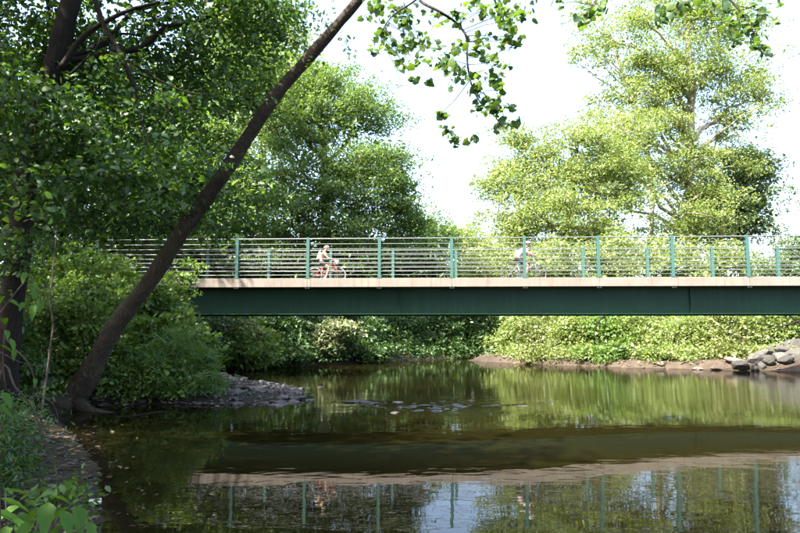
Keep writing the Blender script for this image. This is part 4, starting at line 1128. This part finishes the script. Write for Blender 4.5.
bould = [rock_mesh('boulder', i, .8, 3, M['boulder']) for i in range(5)]
g4 = np.random.default_rng(12)
BOULD = [(728, 366, 26.9, 15), (741, 361, 27.2, 14), (751, 355, 27.7, 16), (764, 350, 28.2, 18), (783, 346, 28.6, 19), (799, 344, 28.9, 18), (770, 360, 27.3, 16), (788, 357, 27.4, 16), (757, 365, 26.8, 12), (774, 367, 26.6, 13), (795, 366, 26.6, 15), (742, 368, 26.6, 9), (806, 355, 27.6, 18),
         (756, 360, 27.3, 12), (779, 353, 27.9, 14), (792, 350, 28.2, 12), (784, 364, 26.9, 11), (765, 356, 27.6, 12), (748, 366, 26.7, 9)]
for i, (px_, py_, Y_, w_) in enumerate(BOULD):
    c = P(px_ + 12, py_, Y_); s = w_ * Y_ / FPX * 1.18
    o = mkobj('boulder', bould[i % 5], None); o.location = (c.x, Y_, max(tz(c.x, Y_) + s * .1, c.z - .05)); o.scale = (s * 1.15, s, s * .85)
    o.rotation_euler = (g4.normal(0, .3), g4.normal(0, .3), g4.uniform(0, 6.28))
    tag(o, ('lowest left grey boulder of the pile by the water', 'second grey boulder up the left slope of the pile', 'third grey boulder up the left slope of the pile', 'fourth grey boulder near the top of the pile', 'topmost grey boulder fully in the picture', 'top grey boulder cut by the right picture edge', 'grey boulder in the middle of the pile', 'grey boulder below the topmost one', 'small grey boulder at the water in front of the pile', 'grey boulder at the water below the pile middle', 'rightmost grey boulder at the water', 'smallest grey stone at the left foot of the pile', 'grey boulder halfway up at the right picture edge', 'grey boulder between the small waterside one and the left slope', 'grey boulder left below the topmost one', 'small grey boulder wedged right below the topmost one', 'small grey boulder just above the waterside row on the right', 'grey boulder wedged in the middle of the left slope', 'small grey boulder beside the left foot of the pile')[i], 'boulder', 'boulders piled on the right bank')
red = [rock_mesh('bank_rock', 40 + i, .5, 3, M['redrock']) for i in range(3)]
for i, (px_, py_, Y_, w_) in enumerate(((734, 363, 27.3, 16), (715, 366, 27.1, 10), (698, 366, 27.3, 8), (752, 359, 28.0, 13), (662, 366, 28.2, 8))):
    c = P(px_, py_, Y_); s = w_ * Y_ / FPX
    o = mkobj('bank_rock', red[i % 3], None); o.location = (c.x, Y_, tz(c.x, Y_) + s * .08); o.scale = (s * 1.3, s, s * .9); o.rotation_euler = (0, g4.normal(0, .1), g4.uniform(0, 6.28))
    tag(o, ('largest reddish rock on the right bank, left of the grey boulders', 'reddish rock low at the water, left of the largest one', 'third reddish rock from the boulders', 'reddish rock touching the grey boulders', 'small reddish rock under the middle shrub')[i], 'rock', 'reddish rocks on the right shore')

cob = [rock_mesh('cobble', 70 + i, .5, 1, M['cobble']) for i in range(6)]


def on_bar(n, g, x0, x1, y0, y1, smin, smax):
    out = []
    while len(out) < n:
        x_, y_ = g.uniform(x0, x1), g.uniform(y0, y1); z_ = tz(x_, y_)
        if -.10 < z_ < .42: out.append((x_, y_, z_, smin + (smax - smin) * g.random() ** 2))
    return out


for (x_, y_, z_, s) in on_bar(110, g4, -6.6, -2.2, 14.2, 20.5, .13, .40):
    o = mkobj('cobble', cob[int(g4.integers(6))], None); o.location = (x_, y_, z_ + s * .08); o.scale = (s * 1.2, s, s); o.rotation_euler = (g4.normal(0, .2), g4.normal(0, .2), g4.uniform(0, 6.28))
    tag(o, 'dark grey cobble lying on the gravel bar below the bridge', 'cobble', 'cobbles on the gravel bar')
for i, (px_, py_, s) in enumerate(((352, 401, .30), (360, 400, .38), (366, 401, .34), (374, 402, .28), (398, 401, .25), (520, 405, .30), (548, 401, .22), (455, 356.5, .9), (395, 411, .22))):
    Y_ = FPX * CAM_H / (py_ - 330); x_ = (px_ - 400) / FPX * Y_
    o = mkobj('river_stone', cob[i % 6], None); o.location = (x_, Y_, .0); o.scale = (s * 1.4, s, s * .6); o.rotation_euler = (0, 0, i * 1.3)
    tag(o, ('leftmost dark stone breaking the water left of the riffle', 'largest dark stone in the row left of the riffle', 'dark stone third in the row left of the riffle', 'last dark stone of the row left of the riffle', 'low stone at the left end of the riffle', 'pale stone at the right end of the riffle', 'small pale stone right of the riffle', 'pale stone in the far water near the sand bar', 'small stone in front of the riffle')[i], 'stone', 'stones in the water')


def pebble_stuff(name, label, pts, seed, mat):
    g = np.random.default_rng(seed); V, F = [], []; t = (1 + 5 ** .5) / 2
    iv = np.array([(-1, t, 0), (1, t, 0), (-1, -t, 0), (1, -t, 0), (0, -1, t), (0, 1, t), (0, -1, -t), (0, 1, -t), (t, 0, -1), (t, 0, 1), (-t, 0, -1), (-t, 0, 1)]) / 1.9 * .5
    fc = np.array([(0, 11, 5), (0, 5, 1), (0, 1, 7), (0, 7, 10), (0, 10, 11), (1, 5, 9), (5, 11, 4), (11, 10, 2), (10, 7, 6), (7, 1, 8), (3, 9, 4), (3, 4, 2), (3, 2, 6), (3, 6, 8), (3, 8, 9), (4, 9, 5), (2, 4, 11), (6, 2, 10), (8, 6, 7), (9, 8, 1)])
    for i, (x_, y_, z_, s) in enumerate(pts):
        a = g.uniform(0, 6.28); R2 = np.array([[math.cos(a), -math.sin(a), 0], [math.sin(a), math.cos(a), 0], [0, 0, 1]])
        v = (iv * g.uniform(.75, 1.25, (12, 1)) * np.array([1.3, 1, .6]) * s) @ R2.T + np.array([x_, y_, z_ + s * .1])
        V.append(v); F.append(fc + 12 * i)
    o = mkobj(name, np_mesh(name, np.concatenate(V), np.concatenate(F)), mat); tag(o, label, 'gravel', kind='stuff'); return o


pebble_stuff('gravel', 'small grey stones of the gravel bar below the bridge', on_bar(1500, g4, -7.2, -2.0, 14.0, 22.0, .04, .15), 1, M['cobble'])
pebble_stuff('gravel', 'small wet stones along the muddy near shore', on_bar(900, g4, -5.5, -1.0, 4.0, 12.5, .02, .09), 2, M['cobble'])
pebble_stuff('gravel', 'pinkish stones along the right shore', on_bar(500, g4, 4, 17, 25.5, 36, .03, .15), 3, M['redrock'])

# dead leaves on the near shore
pts = np.array([(x_, y_, z_ + .02 if z_ > 0 else .012) for x_, y_, z_, s in on_bar(2600, g4, -5.8, -1.0, 3.5, 13.5, .02, .09) if z_ > .0 + .05 * g4.normal()])
tag(mkobj('leaf_litter', leaves_mesh('leaf_litter', pts, .06, tmpl_diamond(.6, .02), (0, 0, 0), 6.0, None, g4, .4), M['litter']), 'brown dead leaves strewn over the near muddy shore', 'leaf litter', kind='stuff')

# ------------------------------------------------------------------ near left plants
def leaf_big():
    V, F = [], []; n = 9
    for i in range(n):
        t = i / (n - 1); w = .27 * math.sin(math.pi * min(1, t * .90 + .10)) ** .9 * (1 - t * .55) * (1 + .10 * (-1) ** i) if 0 < i < n - 1 else 0.0
        z = -.16 * t * t
        V += [(t, -w, z + .35 * w), (t, 0, z - .02), (t, w, z + .35 * w)]
    for i in range(n - 1):
        for a in range(2): F.append((i * 3 + a, i * 3 + a + 1, i * 3 + a + 4, i * 3 + a + 3))
    me = bpy.data.meshes.new('leaf'); me.from_pydata(V, [], F); me.shade_smooth(); me.materials.append(M['leaf_plant']); return me


LB = leaf_big()


def put_leaf(parent, base, p, size, yaw, pitch, roll=0):
    o = mkobj('leaf', LB, None, parent); o.location = p - base; o.scale = (size, size * random.uniform(.85, 1.15), size)
    o.rotation_euler = (roll, pitch, yaw); return o


def plant(name, label, base, stems, leafs, cat='plant'):
    t = thing(name, label, cat, base)
    for st, r0 in stems:
        q = smooth_path(st, 4); MB().tube(q, lerp_list([r0, r0 * .5], len(q)), 6).build('stem', M['twig'], t, base, True)
    for (p, s, yaw, pitch, roll) in leafs: put_leaf(t, base, Vector(p), s, yaw, pitch, roll)
    return t


b = Vector((-2.05, 3.5, tz(-2.05, 3.5)))
lf = []
for (x_, y_, s, yaw, pit) in ((0, 498, .17, .2, .35), (20, 506, .19, 3.6, .5), (22, 512, .20, -.9, .7), (48, 502, .18, -1.2, .8), (42, 508, .16, 2.6, .5), (62, 510, .16, -.6, .8), (10, 524, .18, -1.4, .6), (34, 520, .17, 4.4, .6), (70, 506, .13, 3.3, .6),
                              (74, 505, .17, -.5, .9), (80, 506, .18, -1.1, .8), (56, 528, .18, -1.6, .5), (90, 522, .12, -.9, .9), (-6, 512, .2, .5, .5), (28, 531, .18, -.3, .5), (66, 524, .14, 2.9, .5), (6, 490, .13, .6, .2), (52, 496, .11, .9, .4)):
    lf.append((P(x_, y_, 3.5 + random.uniform(-.2, .2)), s, yaw, pit, random.uniform(-.3, .3)))
stems = [([b + Vector((random.uniform(-.1, .1), 0, -.05)), b.lerp(p, .5) + Vector((0, 0, .08)), p], .005) for p, *_ in lf[::2]]
plant('broadleaf_plant', 'broad leaved green plant in the bottom left corner', b, stems, lf)
b = Vector((-3.0, 4.6, tz(-3.0, 4.6)))
lf = []
for (x_, y_, s, yaw, pit) in ((26, 272, .11, -1.4, .9), (30, 284, .10, -.4, .3), (36, 286, .12, -1.2, 1.1), (40, 298, .12, -1.0, 1.2), (34, 304, .14, -1.2, 1.0), (8, 300, .12, -.3, .3), (3, 296, .12, 2.4, .4), (24, 302, .09, -1.5, .8), (6, 330, .10, -.8, .6), (10, 338, .12, -.5, .9), (0, 345, .13, .4, .5), (14, 350, .09, -1.0, .9), (35, 378, .07, -1.0, .9), (2, 392, .16, -.4, .7), (-4, 405, .16, .3, .6), (4, 318, .1, 2.0, .4)):
    lf.append((P(x_, y_, 4.6 + random.uniform(-.15, .15)), s, yaw, pit, random.uniform(-.4, .4)))
stems = [([b, P(-20, 400, 4.7), P(-8, 330, 4.6), P(10, 300, 4.6), P(28, 280, 4.6), P(36, 288, 4.6), P(42, 305, 4.6)], .006), ([b, P(0, 375, 4.7), P(15, 387, 4.7), P(32, 408, 4.8), P(45, 440, 4.9), P(54, 464, 5), P(58, 482, 5), P(57, 508, 5.1)], .0085),
         ([P(4, 336, 4.7), P(14, 348, 4.7), P(28, 363, 4.7), P(36, 385, 4.8), P(42, 414, 4.9)], .006), ([P(8, 400, 4.8), P(34, 396, 4.8), P(50, 401, 4.8), P(57, 413, 4.9), P(58, 425, 4.9)], .005), ([P(0, 352, 4.8), P(20, 362, 4.8), P(45, 368, 4.9)], .004), ([P(5, 330, 4.7), P(3, 362, 4.7), P(6, 390, 4.7)], .005)]
plant('bramble', 'arching bramble with long bare stems at the left edge', b, stems, lf)
b = gbase(46, 9.2)
ds = thing('dead_sapling', 'thin dead upright sapling with stubby side twigs beside the left trunk', 'sapling', b)
q = smooth_path([b - Vector((0, 0, .1)), P(50, 350, 9.2), P(53, 325, 9.2), P(50, 300, 9.2), P(53, 270, 9.2), P(57, 225, 9.2)], 5)
MB().tube(q, lerp_list([.016, .014, .010, .005], len(q)), 7, True, .12, random.Random(2)).build('stem', M['twig'], ds, b, True)
for (x0, y0, x1, y1) in ((51, 312, 60, 307), (51, 322, 57, 318), (52, 333, 58, 328), (51, 300, 45, 294), (53, 270, 58, 262), (51, 340, 60, 336)):
    MB().tube([P(x0, y0, 9.2), P((x0 + x1) / 2, (y0 + y1) / 2 + .5, 9.15), P(x1, y1, 9.1)], [.008, .006, .003], 5).build('twig', M['twig'], ds, b, True)
shrub_row([('fern_patch', 'fine leaved green weed patch on the near shore at the left edge', 8, 6.2, [(4, 440, 6.2, 20, 32, .5), (14, 468, 6.0, 14, 18, .4), (-4, 415, 6.6, 20, 16, .5)], 40, 90, .16, .055, 'leaf_near', NARROW)], None)
shrub_row([('weed', 'small weed growing at the foot of the bramble stem', 52, 4.9, [(54, 500, 4.9, 10, 8, .12), (62, 494, 4.9, 6, 6, .1)], 10, 30, .08, .06, 'leaf_grass', OVAL)], None)

# litter: crushed white paper cup at the water edge
c = P(95, 499, 6.25); b = Vector((c.x, 6.25, max(0, tz(c.x, 6.25)) + .04))
cup = thing('paper_cup', 'crushed white paper cup at the water edge', 'litter', b, .5)
m = MB(); n = 14; vs = []
for i, (z_, r_) in enumerate(((-.05, .028), (0, .034), (.05, .040))):
    for k_ in range(n):
        a = 2 * math.pi * k_ / n; s_ = 1 + .16 * math.sin(2 * a + i) + .08 * math.sin(5 * a + 2 * i); vs.append((z_, r_ * s_ * math.cos(a), r_ * s_ * math.sin(a) * .8))
m.add(vs, [(i * n + k_, i * n + (k_ + 1) % n, (i + 1) * n + (k_ + 1) % n, (i + 1) * n + k_) for i in range(2) for k_ in range(n)] + [tuple(range(n))])
m.build('cup_wall', M['white_plastic'], cup)
m = MB(); m.tube([(.05, .042 * (1 + .16 * math.sin(2 * a + 2)) * math.cos(a), .034 * (1 + .16 * math.sin(2 * a + 2)) * math.sin(a)) for a in [2 * math.pi * k_ / 14 for k_ in range(15)]], .003, 5); m.build('rim', M['white_plastic'], cup)

# dead wood
def dead(label, paths, Y_, mat='bark_dark', name='dead_branch'):
    base = P(*paths[0][0][0], Y_); t = thing(name, label, 'branch', base)
    for pth, r0 in paths:
        q = smooth_path([P(x_, y_, Y_) for x_, y_ in pth], 4); MB().tube(q, lerp_list([r0, r0 * .4], len(q)), 6).build('limb', M[mat], t, base, True)


dead('dead twigs hanging below the girder over the bright shrubs', [([(610, 306), (604, 316), (597, 324), (594, 336)], .05), ([(604, 316), (606, 322), (601, 330)], .03)], 29.6)
dead('bare dead branch slanting over the boulders at the right edge', [([(812, 316), (796, 322), (775, 328), (748, 334)], .045), ([(808, 330), (790, 316), (782, 308)], .04), ([(796, 322), (800, 340)], .02)], 28.6)
dead('driftwood stick lying in the shallow water before the leaning trunk', [([(110, 418), (135, 416), (160, 412), (185, 413)], .03)], 12.6)


# twigs and small roots strewn over the near mud
for i in range(9):
    x_, y_ = g4.uniform(-4.6, -1.9), g4.uniform(4.4, 10.5); z_ = tz(x_, y_)
    if not -.06 < z_ < .4: continue
    a = g4.uniform(0, 3.14); L_ = g4.uniform(.25, .8); d_ = Vector((math.cos(a), math.sin(a), 0)) * L_ / 2; c = Vector((x_, y_, max(z_, 0) + .025))
    o = MB().tube([c - d_, c + Vector((0, 0, .03)) + d_.cross(Vector((0, 0, 1))) * .12, c + d_], [.008, .007, .004], 5).build('twig', M['twig'], None, c, True)
    tag(o, 'short broken twig lying on the near muddy shore', 'twig', 'twigs on the near shore')


# dry stems and bare shoots standing among the right bank shrubs
for i, (px_, Y_, y0_, y1_, dx_) in enumerate(((556, 31.6, 358, 338, 3), (598, 30.6, 360, 334, -4), (634, 29.8, 361, 340, 4), (668, 29.6, 362, 332, -3), (702, 29.0, 363, 342, 5), (741, 28.8, 362, 330, -4))):
    base = P(px_, y0_, Y_); t = thing('dry_stem', ('dry stem at the tip shrubs of the right bank', 'dry stem below the hanging dead twigs', 'short dry stem right of the hanging dead twigs', 'tall dry stem in the middle of the right bank', 'short dry stem left of the boulders', 'tall dry stem next to the boulders')[i], 'dead stem', base, 0, 'dry stems on the right bank')
    for k_ in range(3):
        e = P(px_ + dx_ * (k_ + 1) * .8 * (-1) ** k_, y1_ + 4 * k_, Y_ - .1 * k_)
        q = smooth_path([base - Vector((0, 0, .2)), base.lerp(e, .5) + Vector((.05 * (-1) ** k_, 0, .05)), e], 3)
        MB().tube(q, lerp_list([.022, .008], len(q)), 5).build('stem', M['twig'], t, base, True)
